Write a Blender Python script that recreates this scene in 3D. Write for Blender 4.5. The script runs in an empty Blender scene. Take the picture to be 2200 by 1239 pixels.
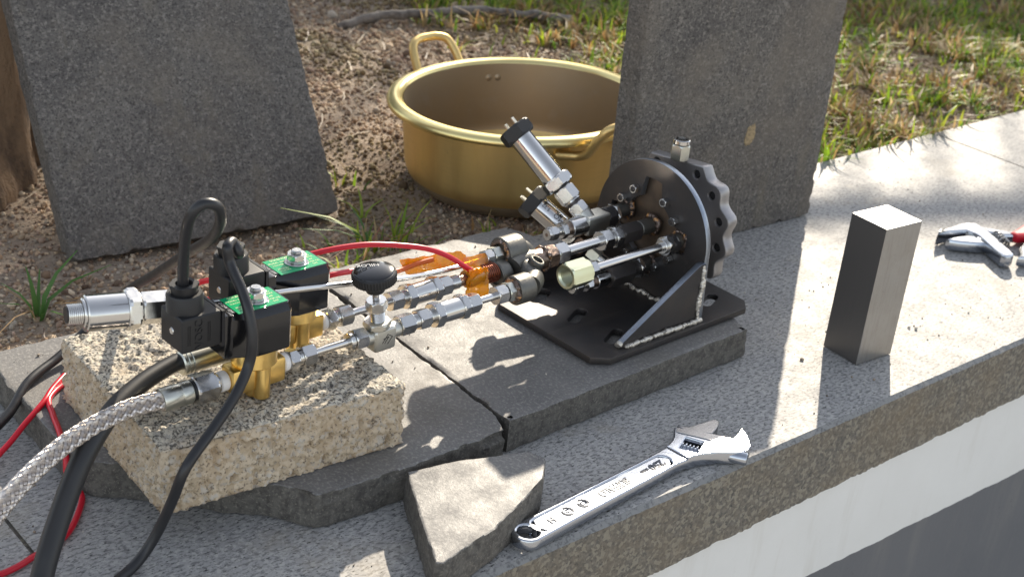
import bpy, bmesh, math, random
import numpy as np
from mathutils import Vector, Matrix, Euler, noise

random.seed(7)
RNG = np.random.default_rng(7)
R = math.radians
scene = bpy.context.scene
COL = scene.collection

# ------------------------------------------------------------------ camera
CAM = Vector((-0.61283, -0.59953, 0.62448))
YAW, PITCH, ROLL = 0.823848, 0.450261, 0.107293
fwd = Vector((math.cos(YAW)*math.cos(PITCH), math.sin(YAW)*math.cos(PITCH), -math.sin(PITCH)))
rgt = fwd.cross(Vector((0, 0, 1))).normalized()
upv = rgt.cross(fwd)
cr, sr = math.cos(ROLL), math.sin(ROLL)
cx_, cy_ = rgt*cr + upv*sr, upv*cr - rgt*sr
cd = bpy.data.cameras.new('camera')
cd.sensor_width = 36.0
cd.lens = 36.0*3065.37/2200.0
cd.clip_start = 0.02
cd.clip_end = 200.0
cd.dof.use_dof = True
cd.dof.focus_distance = 1.12
cd.dof.aperture_fstop = 13.0
cam = bpy.data.objects.new('camera', cd)
COL.objects.link(cam)
mw = Matrix((cx_, cy_, -fwd)).transposed().to_4x4()
mw.translation = CAM
cam.matrix_world = mw
scene.camera = cam

# ------------------------------------------------------------------ light
SUN_AZ, SUN_EL = R(36.5), R(28.5)
SDIR = Vector((math.cos(SUN_AZ)*math.cos(SUN_EL), math.sin(SUN_AZ)*math.cos(SUN_EL), math.sin(SUN_EL)))
world = bpy.data.worlds.new('World')
scene.world = world
world.use_nodes = True
wn = world.node_tree
for n_ in list(wn.nodes):
    wn.nodes.remove(n_)
wo = wn.nodes.new('ShaderNodeOutputWorld')
bg = wn.nodes.new('ShaderNodeBackground')
sky = wn.nodes.new('ShaderNodeTexSky')
sky.sky_type = 'NISHITA'
sky.sun_disc = False
sky.sun_elevation = SUN_EL
sky.sun_rotation = math.pi/2 - SUN_AZ
sky.air_density = 1.0
sky.dust_density = 0.8
sky.ozone_density = 1.0
bg.inputs['Strength'].default_value = 0.135
hs = wn.nodes.new('ShaderNodeHueSaturation')
hs.inputs['Saturation'].default_value = 0.42
wn.links.new(sky.outputs[0], hs.inputs['Color'])
wn.links.new(hs.outputs[0], bg.inputs[0])
wn.links.new(bg.outputs[0], wo.inputs[0])
sl = bpy.data.lights.new('sun', 'SUN')
sl.energy = 4.0
sl.angle = R(0.53)
sl.color = (1.0, 0.885, 0.72)
so = bpy.data.objects.new('sun', sl)
COL.objects.link(so)
so.location = SDIR*20
so.rotation_euler = SDIR.to_track_quat('Z', 'Y').to_euler()
scene.view_settings.view_transform = 'Standard'
scene.view_settings.look = 'None'
scene.view_settings.gamma = 1.0
scene.view_settings.use_curve_mapping = False
scene.view_settings.exposure = 1.0

# ------------------------------------------------------------------ materials
def mat(name, col, rough=0.5, metal=0.0, layers=(), bumps=(), rvar=None, spec=None, coat=None,
        trans=0.0, attr=None, ior=None, aniso=None, sheen=None):
    """layers: (kind, scale, lo, hi, colour, amount) ; bumps: (kind, scale, distance)"""
    m = bpy.data.materials.new(name)
    m.use_nodes = True
    t = m.node_tree
    N, L = t.nodes, t.links
    b = N['Principled BSDF']
    tc = N.new('ShaderNodeTexCoord')
    vec = tc.outputs['Object']

    def tex(kind, scale):
        st = None
        if isinstance(scale, tuple):
            mp = N.new('ShaderNodeMapping')
            mp.inputs['Scale'].default_value = scale
            L.new(vec, mp.inputs['Vector'])
            v, s = mp.outputs[0], 1.0
        else:
            v, s = vec, scale
        if kind == 'noise' or kind == 'fine':
            n = N.new('ShaderNodeTexNoise')
            n.inputs['Scale'].default_value = s
            n.inputs['Detail'].default_value = 6.0 if kind == 'noise' else 2.0
            n.inputs['Roughness'].default_value = 0.65
            L.new(v, n.inputs['Vector'])
            return n.outputs['Fac']
        if kind == 'cell':
            n = N.new('ShaderNodeTexVoronoi')
            n.inputs['Scale'].default_value = s
            L.new(v, n.inputs['Vector'])
            sp = N.new('ShaderNodeSeparateColor')
            L.new(n.outputs['Color'], sp.inputs[0])
            return sp.outputs[0]
        n = N.new('ShaderNodeTexVoronoi')
        n.inputs['Scale'].default_value = s
        if kind == 'edge':
            n.feature = 'DISTANCE_TO_EDGE'
        L.new(v, n.inputs['Vector'])
        return n.outputs['Distance']
    if attr:
        a = N.new('ShaderNodeAttribute')
        a.attribute_name = attr
        cur = a.outputs['Color']
    else:
        rgb = N.new('ShaderNodeRGB')
        rgb.outputs[0].default_value = (*col, 1)
        cur = rgb.outputs[0]
    for (k, s, lo, hi, c2, amt) in layers:
        mr = N.new('ShaderNodeMapRange')
        mr.inputs['From Min'].default_value = lo
        mr.inputs['From Max'].default_value = hi
        mr.inputs['To Max'].default_value = amt
        L.new(tex(k, s), mr.inputs['Value'])
        mx = N.new('ShaderNodeMix')
        mx.data_type = 'RGBA'
        L.new(mr.outputs[0], mx.inputs['Factor'])
        L.new(cur, mx.inputs['A'])
        mx.inputs['B'].default_value = (*c2, 1)
        cur = mx.outputs['Result']
    L.new(cur, b.inputs['Base Color'])
    b.inputs['Roughness'].default_value = rough
    b.inputs['Metallic'].default_value = metal
    if spec is not None:
        b.inputs['Specular IOR Level'].default_value = spec
    if coat is not None:
        b.inputs['Coat Weight'].default_value = coat
        b.inputs['Coat Roughness'].default_value = 0.08
    if trans:
        b.inputs['Transmission Weight'].default_value = trans
    if ior:
        b.inputs['IOR'].default_value = ior
    if rvar:
        k, s, lo, hi, r0, r1 = rvar
        mr = N.new('ShaderNodeMapRange')
        mr.inputs['From Min'].default_value = lo
        mr.inputs['From Max'].default_value = hi
        mr.inputs['To Min'].default_value = r0
        mr.inputs['To Max'].default_value = r1
        L.new(tex(k, s), mr.inputs['Value'])
        L.new(mr.outputs[0], b.inputs['Roughness'])
    prev = None
    for (k, s, d) in bumps:
        bp = N.new('ShaderNodeBump')
        bp.inputs['Strength'].default_value = 1.0
        bp.inputs['Distance'].default_value = d
        L.new(tex(k, s), bp.inputs['Height'])
        if prev:
            L.new(prev, bp.inputs['Normal'])
        prev = bp.outputs[0]
    if prev:
        L.new(prev, b.inputs['Normal'])
    return m

MT = {}
MT['granite_top'] = mat('granite_polished', (0.385, 0.375, 0.358), 0.5, 0, [
    ('noise', 14, 0.40, 0.66, (0.29, 0.288, 0.288), 0.6),
    ('cell', 420, 0.72, 0.74, (0.50, 0.485, 0.45), 0.6),
    ('noise', (180, 360, 260), 0.50, 0.59, (0.155, 0.152, 0.15), 0.8),
    ('noise', (210, 520, 300), 0.575, 0.63, (0.02, 0.02, 0.022), 0.95),
    ('noise', 7, 0.56, 0.70, (0.38, 0.33, 0.25), 0.5),
    ('noise', 23, 0.62, 0.70, (0.20, 0.185, 0.165), 0.45)],
    [('fine', 900, 0.00004)], rvar=('noise', 34, 0.3, 0.7, 0.50, 0.68), spec=0.20)
MT['granite_side'] = mat('granite_split', (0.20, 0.175, 0.14), 0.85, 0, [
    ('noise', 260, 0.42, 0.62, (0.09, 0.085, 0.078), 0.85),
    ('cell', 330, 0.7, 0.72, (0.30, 0.27, 0.21), 0.7),
    ('noise', 420, 0.60, 0.67, (0.02, 0.02, 0.02), 0.9),
    ('noise', 12, 0.45, 0.7, (0.22, 0.17, 0.11), 0.5)],
    [('noise', 200, 0.0012), ('noise', 700, 0.0004)])
MT['granite_edge'] = mat('granite_arris', (0.22, 0.22, 0.215), 0.6, 0, [
    ('noise', 300, 0.5, 0.62, (0.09, 0.09, 0.09), 0.8)], [('noise', 500, 0.0003)])
MT['basalt'] = mat('basalt_tile', (0.158, 0.153, 0.147), 0.6, 0, [
    ('noise', 22, 0.40, 0.66, (0.105, 0.102, 0.101), 0.7),
    ('noise', (420, 300, 300), 0.50, 0.62, (0.28, 0.268, 0.245), 0.75),
    ('noise', (600, 500, 500), 0.60, 0.67, (0.035, 0.034, 0.034), 0.8),
    ('noise', 5, 0.55, 0.72, (0.17, 0.15, 0.115), 0.5)],
    [('noise', 330, 0.0003), ('noise', 900, 0.00015)], rvar=('noise', 40, 0.3, 0.7, 0.42, 0.7), spec=0.5)
MT['basalt_flamed'] = mat('basalt_flamed', (0.148, 0.134, 0.118), 0.8, 0, [
    ('noise', 9, 0.36, 0.64, (0.082, 0.074, 0.070), 0.85),
    ('noise', 150, 0.52, 0.64, (0.055, 0.049, 0.045), 0.7),
    ('noise', (230, 230, 260), 0.50, 0.66, (0.29, 0.262, 0.23), 0.7),
    ('noise', (420, 420, 420), 0.52, 0.62, (0.03, 0.027, 0.024), 0.85),
    ('noise', 5.2, 0.46, 0.66, (0.185, 0.155, 0.12), 0.75),
    ('noise', (26, 26, 7), 0.56, 0.70, (0.165, 0.14, 0.105), 0.5),
    ('noise', (900, 900, 900), 0.62, 0.68, (0.36, 0.34, 0.31), 0.5)],
    [('noise', 60, 0.001), ('noise', 240, 0.0010), ('noise', 800, 0.0006)])
MT['basalt_broken'] = mat('basalt_broken_face', (0.13, 0.12, 0.105), 0.9, 0, [
    ('noise', 170, 0.42, 0.62, (0.055, 0.05, 0.046), 0.8),
    ('noise', 480, 0.55, 0.65, (0.26, 0.24, 0.20), 0.6)], [('noise', 160, 0.0018), ('noise', 500, 0.0006)])
MT['brick'] = mat('permeable_concrete', (0.60, 0.50, 0.37), 0.92, 0, [
    ('cell', 240, 0.50, 0.6, (0.42, 0.33, 0.22), 0.7),
    ('cell', 330, 0.78, 0.82, (0.52, 0.48, 0.42), 0.8),
    ('noise', 24, 0.42, 0.66, (0.46, 0.33, 0.20), 0.6),
    ('noise', 380, 0.55, 0.63, (0.07, 0.055, 0.04), 0.75)],
    [('noise', 300, 0.0012), ('noise', 700, 0.0006)])
MT['brick_top'] = mat('permeable_concrete_top', (0.66, 0.59, 0.47), 0.9, 0, [
    ('noise', 26, 0.50, 0.66, (0.48, 0.37, 0.26), 0.6),
    ('cell', 300, 0.6, 0.65, (0.44, 0.41, 0.36), 0.6),
    ('noise', (430, 430, 430), 0.49, 0.57, (0.05, 0.045, 0.038), 0.86)],
    [('noise', 250, 0.0016), ('noise', 600, 0.0008)])
MT['soil'] = mat('gravelly_soil', (0.35, 0.27, 0.20), 0.95, 0, [
    ('noise', 4.5, 0.42, 0.62, (0.21, 0.15, 0.10), 0.7),
    ('cell', 260, 0.5, 0.55, (0.42, 0.34, 0.26), 0.5),
    ('noise', 2.0, 0.52, 0.62, (0.13, 0.12, 0.07), 0.5),
    ('noise', 240, 0.55, 0.66, (0.04, 0.032, 0.025), 0.8)], [('noise', 260, 0.003), ('noise', 90, 0.006)])
MT['grit'] = mat('grit', (0.4, 0.3, 0.2), 0.85, 0, [('noise', 900, 0.5, 0.7, (0.12, 0.09, 0.06), 0.35)], attr='Col')
MT['blade'] = mat('grass_blade', (0.1, 0.2, 0.03), 0.5, 0, attr='Col')
def translucent(m, fac=0.4):
    t = m.node_tree
    b = t.nodes['Principled BSDF']; out_ = t.nodes['Material Output']
    tr = t.nodes.new('ShaderNodeBsdfTranslucent'); mx = t.nodes.new('ShaderNodeMixShader')
    mx.inputs[0].default_value = fac
    t.links.new(b.inputs['Base Color'].links[0].from_socket, tr.inputs['Color'])
    t.links.new(b.outputs[0], mx.inputs[1]); t.links.new(tr.outputs[0], mx.inputs[2]); t.links.new(mx.outputs[0], out_.inputs['Surface'])
translucent(MT['blade'], 0.5)
MT['leaf'] = mat('hedge_leaf', (0.05, 0.09, 0.025), 0.5, 0)
MT['white_paint'] = mat('white_wall_paint', (0.76, 0.75, 0.72), 0.7, 0, [
    ('noise', (40, 40, 5), 0.56, 0.74, (0.60, 0.57, 0.51), 0.5), ('noise', 2.2, 0.45, 0.65, (0.68, 0.665, 0.63), 0.6), ('noise', 420, 0.66, 0.70, (0.5, 0.47, 0.42), 0.5),
    ('noise', 6, 0.5, 0.75, (0.70, 0.68, 0.64), 0.5), ('noise', 160, 0.70, 0.74, (0.4, 0.38, 0.35), 0.6)], [('noise', 120, 0.0004)])
MT['grey_band'] = mat('grey_wall_band', (0.135, 0.136, 0.142), 0.75, 0, [
    ('noise', (30, 30, 5), 0.52, 0.72, (0.19, 0.185, 0.175), 0.6), ('noise', 260, 0.66, 0.70, (0.24, 0.23, 0.21), 0.4),
    ('noise', 5, 0.45, 0.7, (0.115, 0.118, 0.126), 0.7), ('noise', 90, 0.68, 0.72, (0.07, 0.07, 0.07), 0.6)], [('noise', 120, 0.0004)])
MT['paving'] = mat('light_concrete_paving', (0.42, 0.40, 0.37), 0.85, 0, [('noise', 40, 0.4, 0.7, (0.3, 0.29, 0.27), 0.6)], [('noise', 200, 0.001)])
MT['bark'] = mat('bark', (0.25, 0.165, 0.10), 0.95, 0, [
    ('noise', (22, 22, 8), 0.44, 0.62, (0.055, 0.038, 0.028), 0.9),
    ('noise', 160, 0.5, 0.7, (0.26, 0.17, 0.10), 0.6)], [('noise', (70, 70, 22), 0.008), ('noise', 300, 0.002)])
MT['root'] = mat('weathered_branch', (0.21, 0.185, 0.16), 0.9, 0, [('noise', 60, 0.45, 0.65, (0.06, 0.05, 0.045), 0.8)], [('noise', 90, 0.004)])
MT['steel'] = mat('polished_steel', (0.60, 0.59, 0.575), 0.14, 1.0, rvar=('noise', 120, 0.3, 0.7, 0.09, 0.2))
MT['nutsteel'] = mat('nut_steel', (0.62, 0.61, 0.59), 0.2, 1.0, rvar=('noise', 150, 0.3, 0.7, 0.14, 0.28), bumps=[('noise', 300, 0.00004)])
MT['tube'] = mat('drawn_tube', (0.66, 0.65, 0.64), 0.2, 1.0, rvar=('noise', (8, 500, 500), 0.3, 0.7, 0.12, 0.28))
MT['cast'] = mat('cast_stainless', (0.56, 0.55, 0.50), 0.4, 1.0, bumps=[('noise', 500, 0.0003)])
MT['zinc'] = mat('zinc_plated', (0.60, 0.60, 0.54), 0.33, 1.0, [('noise', 90, 0.5, 0.7, (0.42, 0.44, 0.38), 0.5)])
MT['yellowzinc'] = mat('yellow_zinc', (0.66, 0.68, 0.48), 0.3, 1.0, [('noise', 120, 0.5, 0.7, (0.66, 0.66, 0.55), 0.5)])
MT['heated'] = mat('heat_tinted_steel', (0.40, 0.30, 0.235), 0.32, 1.0, [
    ('noise', 90, 0.4, 0.6, (0.14, 0.10, 0.085), 0.8), ('noise', 200, 0.6, 0.7, (0.55, 0.32, 0.2), 0.7)], [('noise', 260, 0.0008)])
MT['malleable'] = mat('malleable_iron', (0.15, 0.145, 0.13), 0.42, 0.75, [('noise', 120, 0.5, 0.7, (0.09, 0.085, 0.08), 0.7)], [('noise', 500, 0.0003)])
MT['black_steel'] = mat('blued_steel_plate', (0.055, 0.052, 0.053), 0.42, 0.55, [
    ('noise', (8, 60, 60), 0.56, 0.72, (0.12, 0.105, 0.095), 0.5), ('noise', 700, 0.70, 0.73, (0.4, 0.38, 0.35), 0.5),
    ('noise', 18, 0.42, 0.68, (0.085, 0.07, 0.06), 0.7), ('noise', 300, 0.68, 0.72, (0.2, 0.19, 0.18), 0.3)],
    rvar=('noise', 26, 0.3, 0.7, 0.34, 0.5))
MT['cut_edge'] = mat('laser_cut_edge', (0.30, 0.33, 0.38), 0.3, 0.9, [
    ('noise', (40, 40, 40), 0.45, 0.65, (0.22, 0.27, 0.33), 0.6), ('noise', 260, 0.60, 0.68, (0.26, 0.2, 0.2), 0.6)], [('noise', 400, 0.00025)])
MT['flange_steel'] = mat('brown_flange_steel', (0.19, 0.14, 0.10), 0.4, 0.7, [('noise', 40, 0.4, 0.7, (0.065, 0.055, 0.05), 0.7)])
MT['alu'] = mat('machined_aluminium', (0.36, 0.345, 0.345), 0.42, 0.8, [('noise', 30, 0.4, 0.7, (0.28, 0.27, 0.27), 0.6)], [('noise', (200, 200, 900), 0.00008)])
MT['weld'] = mat('weld_metal', (0.66, 0.62, 0.55), 0.36, 0.75, [('noise', 150, 0.54, 0.62, (0.12, 0.10, 0.085), 0.85)], [('noise', 500, 0.0006)])
MT['weld_dark'] = mat('burnt_weld', (0.16, 0.12, 0.10), 0.3, 0.85, [('noise', 160, 0.52, 0.62, (0.75, 0.38, 0.13), 0.75), ('noise', 260, 0.56, 0.64, (0.5, 0.44, 0.42), 0.6)], [('noise', 400, 0.001)])
MT['brass'] = mat('valve_brass', (0.92, 0.66, 0.24), 0.28, 1.0, [('noise', 60, 0.45, 0.7, (0.68, 0.44, 0.14), 0.6)], [('noise', 260, 0.0001)])
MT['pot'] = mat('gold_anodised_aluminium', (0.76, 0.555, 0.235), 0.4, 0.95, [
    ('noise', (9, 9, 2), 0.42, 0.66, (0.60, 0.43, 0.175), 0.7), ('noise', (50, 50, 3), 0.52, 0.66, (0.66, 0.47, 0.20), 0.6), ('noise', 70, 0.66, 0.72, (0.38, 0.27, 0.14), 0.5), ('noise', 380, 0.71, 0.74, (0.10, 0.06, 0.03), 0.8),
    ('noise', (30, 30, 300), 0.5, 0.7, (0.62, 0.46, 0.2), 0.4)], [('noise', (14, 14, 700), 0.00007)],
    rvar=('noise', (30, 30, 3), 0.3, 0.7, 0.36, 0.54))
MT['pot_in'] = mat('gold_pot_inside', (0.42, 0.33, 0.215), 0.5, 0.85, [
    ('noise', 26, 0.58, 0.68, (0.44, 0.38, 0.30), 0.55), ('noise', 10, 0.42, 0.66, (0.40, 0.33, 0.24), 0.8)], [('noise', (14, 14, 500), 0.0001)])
MT['pot_rim'] = mat('gold_pot_rim', (0.86, 0.72, 0.33), 0.3, 1.0, [('noise', 30, 0.5, 0.7, (0.74, 0.56, 0.24), 0.6)])
MT['rubber'] = mat('black_rubber', (0.018, 0.018, 0.020), 0.38, 0, rvar=('noise', 90, 0.3, 0.7, 0.3, 0.5))
MT['hose'] = mat('black_hose', (0.022, 0.022, 0.023), 0.45, 0, [('noise', 40, 0.60, 0.72, (0.14, 0.12, 0.10), 0.45)])
MT['plastic'] = mat('matt_black_plastic', (0.014, 0.014, 0.015), 0.5, 0, bumps=[('noise', 1500, 0.00003)])
MT['gloss'] = mat('gloss_black_plastic', (0.008, 0.008, 0.009), 0.16, 0, coat=0.4)
MT['green'] = mat('green_name_plate', (0.0, 0.36, 0.13), 0.25, 0, coat=0.3)
MT['print'] = mat('pale_print', (0.75, 0.85, 0.5), 0.4, 0)
MT['print_white'] = mat('white_print', (0.42, 0.42, 0.42), 0.5, 0)
MT['print_dark'] = mat('dark_print', (0.02, 0.02, 0.02), 0.5, 0)
MT['ptfe'] = mat('ptfe_tape', (0.78, 0.76, 0.74), 0.45, 0, bumps=[('noise', 300, 0.0002)])
MT['red'] = mat('red_wire_sleeve', (0.56, 0.008, 0.025), 0.33, 0)
MT['copper'] = mat('enamelled_wire', (0.30, 0.09, 0.05), 0.3, 0.8)
MT['tape'] = mat('amber_film_tape', (0.95, 0.40, 0.015), 0.14, 0, [('noise', 60, 0.5, 0.65, (0.85, 0.2, 0.005), 0.6)], [('noise', 70, 0.001)], trans=0.55, ior=1.45, coat=0.5)
MT['braid'] = mat('braided_wire', (0.60, 0.55, 0.51), 0.3, 1.0)
MT['chrome'] = mat('satin_chrome', (0.44, 0.465, 0.51), 0.2, 1.0, rvar=('noise', 90, 0.3, 0.7, 0.15, 0.21), bumps=[('noise', 220, 0.00008)])
MT['bare_steel'] = mat('ground_steel_face', (0.28, 0.28, 0.285), 0.24, 1.0, bumps=[('noise', (40, 900, 900), 0.0001)])
MT['block_side'] = mat('rolled_bar_side', (0.38, 0.37, 0.355), 0.34, 0.85, [
    ('noise', 30, 0.42, 0.66, (0.34, 0.32, 0.29), 0.6), ('noise', (420, 420, 30), 0.50, 0.68, (0.28, 0.26, 0.24), 0.5), ('noise', 300, 0.64, 0.70, (0.16, 0.14, 0.12), 0.5)], rvar=('noise', 40, 0.3, 0.7, 0.26, 0.44), bumps=[('noise', (700, 700, 40), 0.00006)])
MT['block_shaded'] = mat('rolled_bar_shaded_side', (0.12, 0.113, 0.108), 0.42, 0.5, [('noise', (200, 200, 12), 0.45, 0.7, (0.13, 0.12, 0.115), 0.5)])  # left face coloured darker to stand in for its dim reflection
MT['block_top'] = mat('saw_cut_top', (0.46, 0.45, 0.43), 0.5, 0.6, [('noise', (700, 30, 30), 0.45, 0.65, (0.32, 0.31, 0.3), 0.6)], bumps=[('noise', (60, 900, 900), 0.0002)])
MT['railing'] = mat('painted_railing', (0.1, 0.1, 0.1), 0.5, 0.2)
MT['render_wall'] = mat('rendered_wall', (0.36, 0.33, 0.29), 0.9, 0, [('noise', 3, 0.4, 0.7, (0.28, 0.26, 0.23), 0.7)])

MT['stamp'] = mat('stamped_shade_metal', (0.10, 0.11, 0.13), 0.5, 0.3)

# ------------------------------------------------------------------ mesh helpers
def tag(o, label=None, cat=None, group=None, kind=None):
    if label: o['label'] = label
    if cat: o['category'] = cat
    if group: o['group'] = group
    if kind: o['kind'] = kind
    return o

def empty(name, loc=(0, 0, 0), rot=0.0):
    o = bpy.data.objects.new(name, None)
    o.empty_display_size = 0.02
    COL.objects.link(o)
    o.location = loc
    o.rotation_euler = (0, 0, rot)
    return o

def mesh_obj(name, verts, faces, m, parent=None, loc=None, smooth=None, mi=None, extra=None):
    me = bpy.data.meshes.new(name)
    v = [tuple(p) for p in verts]
    if loc is not None:
        v = [(a[0]-loc[0], a[1]-loc[1], a[2]-loc[2]) for a in v]
    me.from_pydata(v, [], faces)
    ms = m if isinstance(m, (list, tuple)) else [m]
    for x in ms:
        me.materials.append(x)
    if mi:
        me.polygons.foreach_set('material_index', mi)
    me.update()
    if smooth is not None:
        me.shade_smooth()
        if smooth < 179:
            me.set_sharp_from_angle(angle=R(smooth))
    o = bpy.data.objects.new(name, me)
    COL.objects.link(o)
    if loc is not None:
        o.location = loc
    if parent:
        o.parent = parent
        if parent in OFF and loc is None:
            o.location = OFF[parent]
    return o
OFF = {}

class G:
    """collects verts / faces / material indices"""
    def __init__(s):
        s.v, s.f, s.m = [], [], []
    def add(s, v, f, mi=0):
        b = len(s.v)
        s.v += [tuple(x) for x in v]
        s.f += [tuple(i+b for i in q) for q in f]
        s.m += [mi]*len(f)
    def loft(s, rings, cap0=True, cap1=True, closed=True, mi=0):
        n = len(rings[0])
        v = [p for r_ in rings for p in r_]
        f = []
        for i in range(len(rings)-1):
            for j in range(n if closed else n-1):
                a, b = i*n+j, i*n+(j+1) % n
                f.append((a, b, b+n, a+n))
        if cap0: f.append(tuple(reversed(range(n))))
        if cap1: f.append(tuple(range((len(rings)-1)*n, len(rings)*n)))
        s.add(v, f, mi)
    def box(s, c, d, rz=0.0, mi=0, M=None):
        x, y, z = d[0]/2, d[1]/2, d[2]/2
        vs = []
        for sx, sy, sz in ((-1,-1,-1),(1,-1,-1),(1,1,-1),(-1,1,-1),(-1,-1,1),(1,-1,1),(1,1,1),(-1,1,1)):
            p = Vector((sx*x, sy*y, sz*z))
            p.rotate(Euler((0, 0, rz)))
            p = p + Vector(c)
            if M: p = M @ p
            vs.append(p)
        s.add(vs, [(3,2,1,0),(4,5,6,7),(0,1,5,4),(1,2,6,5),(2,3,7,6),(3,0,4,7)], mi)
    def tube(s, pts, r, n=12, caps=True, mi=0):
        pts = [Vector(p) for p in pts]
        rr = r if isinstance(r, (list, tuple)) else [r]*len(pts)
        t0 = (pts[1]-pts[0]).normalized()
        a = t0.orthogonal().normalized()
        rings = []
        for i, p in enumerate(pts):
            t = (pts[min(i+1, len(pts)-1)] - pts[max(i-1, 0)]).normalized()
            a = (a - t*a.dot(t)).normalized()
            b = t.cross(a)
            rings.append([p + (a*math.cos(k*2*math.pi/n) + b*math.sin(k*2*math.pi/n))*rr[i] for k in range(n)])
        s.loft(rings, caps, caps, mi=mi)
        return rings
    def obj(s, name, m, parent=None, loc=None, smooth=None):
        return mesh_obj(name, s.v, s.f, m, parent, loc, smooth, s.m if isinstance(m, (list, tuple)) else None)

def bevel_obj(o, w=0.0006, seg=2, ang=30):
    bm = bmesh.new()
    bm.from_mesh(o.data)
    ed = [e for e in bm.edges if len(e.link_faces) == 2 and e.calc_face_angle(0) > R(ang)]
    bmesh.ops.bevel(bm, geom=ed, offset=w, segments=seg, affect='EDGES', profile=0.6, clamp_overlap=True)
    bm.to_mesh(o.data)
    bm.free()
    o.data.shade_smooth()
    o.data.set_sharp_from_angle(angle=R(35))
    return o

def smooth_path(pts, sub=8):
    P = [Vector(p) for p in pts]
    out = []
    for i in range(len(P)-1):
        p0, p1, p2, p3 = P[max(i-1, 0)], P[i], P[i+1], P[min(i+2, len(P)-1)]
        for k in range(sub):
            t = k/sub
            out.append(0.5*((2*p1) + (p2-p0)*t + (2*p0-5*p1+4*p2-p3)*t*t + (3*p1-p0-3*p2+p3)*t**3))
    out.append(P[-1])
    return out

def frame(d):
    d = Vector(d).normalized()
    ref = Vector((0, 0, 1)) if abs(d.z) < 0.9 else Vector((0, 1, 0))
    a = (ref - d*ref.dot(d)).normalized()
    return d, a, d.cross(a)

def rings_round(g, p, d, prof, n=28, caps=(True, True), mi=0):
    d, a, b = frame(d)
    p = Vector(p)
    g.loft([[p + d*t + (a*math.cos(k*2*math.pi/n) + b*math.sin(k*2*math.pi/n))*r_ for k in range(n)] for t, r_ in prof], *caps, mi=mi)

def rings_hex(g, p, d, L_, af, ph=0.0, mi=0, bore=0.0):
    """hexagon prism with turned (chamfered) ends"""
    d, a, b = frame(d)
    p = Vector(p)
    n = 36
    c = min(af*0.09, L_*0.25)
    rings = []
    for t, rc in ((0, af*0.5), (c*0.35, af*0.535), (c, af*0.58), (L_-c, af*0.58), (L_-c*0.35, af*0.535), (L_, af*0.5)):
        ring = []
        for k in range(n):
            th = k*2*math.pi/n
            r_ = min(af*0.5/math.cos((th % (math.pi/3)) - math.pi/6), rc)
            ring.append(p + d*t + (a*math.cos(th+ph) + b*math.sin(th+ph))*r_)
        rings.append(ring)
    g.loft(rings, mi=mi)

def part_hex(name, parent, p, d, L_, af, m='nutsteel', ph=0.0):
    g = G()
    rings_hex(g, p, d, L_, af, ph)
    return g.obj(name, MT[m], parent, smooth=14)

def part_cyl(name, parent, p, d, L_, dia, m='steel', ch=0.0006, n=28):
    g = G()
    r_ = dia/2
    rings_round(g, p, d, [(0, r_-ch), (ch, r_), (L_-ch, r_), (L_, r_-ch)], n)
    return g.obj(name, MT[m], parent, smooth=40)

def part_thread(name, parent, p, d, L_, dia, m='nutsteel', pitch=0.0012):
    g = G()
    prof = []
    k = max(2, int(L_/pitch))
    for i in range(k):
        prof += [(i*L_/k, dia/2*0.93), ((i+0.5)*L_/k, dia/2)]
    prof.append((L_, dia/2*0.93))
    rings_round(g, p, d, prof, 24)
    return g.obj(name, MT[m], parent, smooth=20)

def plate2d(name, outlines, thick, M, m, parent=None, bev=0.0004, res=10, loc=None):
    """flat plate with holes: closed outlines in XY, thickness along Z (0..thick), then transformed by M"""
    cu = bpy.data.curves.new(name, 'CURVE')
    cu.dimensions = '2D'
    cu.fill_mode = 'BOTH'
    cu.extrude = thick/2 - bev
    cu.bevel_depth = bev
    cu.bevel_resolution = 1
    cu.offset = -bev
    for pts in outlines:
        sp = cu.splines.new('POLY')
        sp.points.add(len(pts)-1)
        for i, p in enumerate(pts):
            sp.points[i].co = (p[0], p[1], 0, 1)
        sp.use_cyclic_u = True
    tmp = bpy.data.objects.new('tmp', cu)
    COL.objects.link(tmp)
    dg = bpy.context.evaluated_depsgraph_get()
    me = bpy.data.meshes.new_from_object(tmp.evaluated_get(dg))
    bpy.data.objects.remove(tmp)
    bpy.data.curves.remove(cu)
    me.name = name
    me.transform(Matrix.Translation((0, 0, thick/2)))
    me.transform(M)
    if loc is not None:
        me.transform(Matrix.Translation(-Vector(loc)))
    me.materials.clear()
    ms = m if isinstance(m, (list, tuple)) else [m]
    for x in ms: me.materials.append(x)
    me.update()
    if len(ms) > 1:      # second material on the cut edges
        ax = (M.to_3x3() @ Vector((0, 0, 1))).normalized()
        for p in me.polygons:
            p.material_index = 0 if abs(p.normal.dot(ax)) > 0.5 else 1
    else:
        for p in me.polygons: p.material_index = 0
    me.shade_smooth()
    me.set_sharp_from_angle(angle=R(28))
    o = bpy.data.objects.new(name, me)
    COL.objects.link(o)
    if loc is not None: o.location = loc
    if parent:
        o.parent = parent
        if parent in OFF and loc is None: o.location = OFF[parent]
    return o

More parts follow.
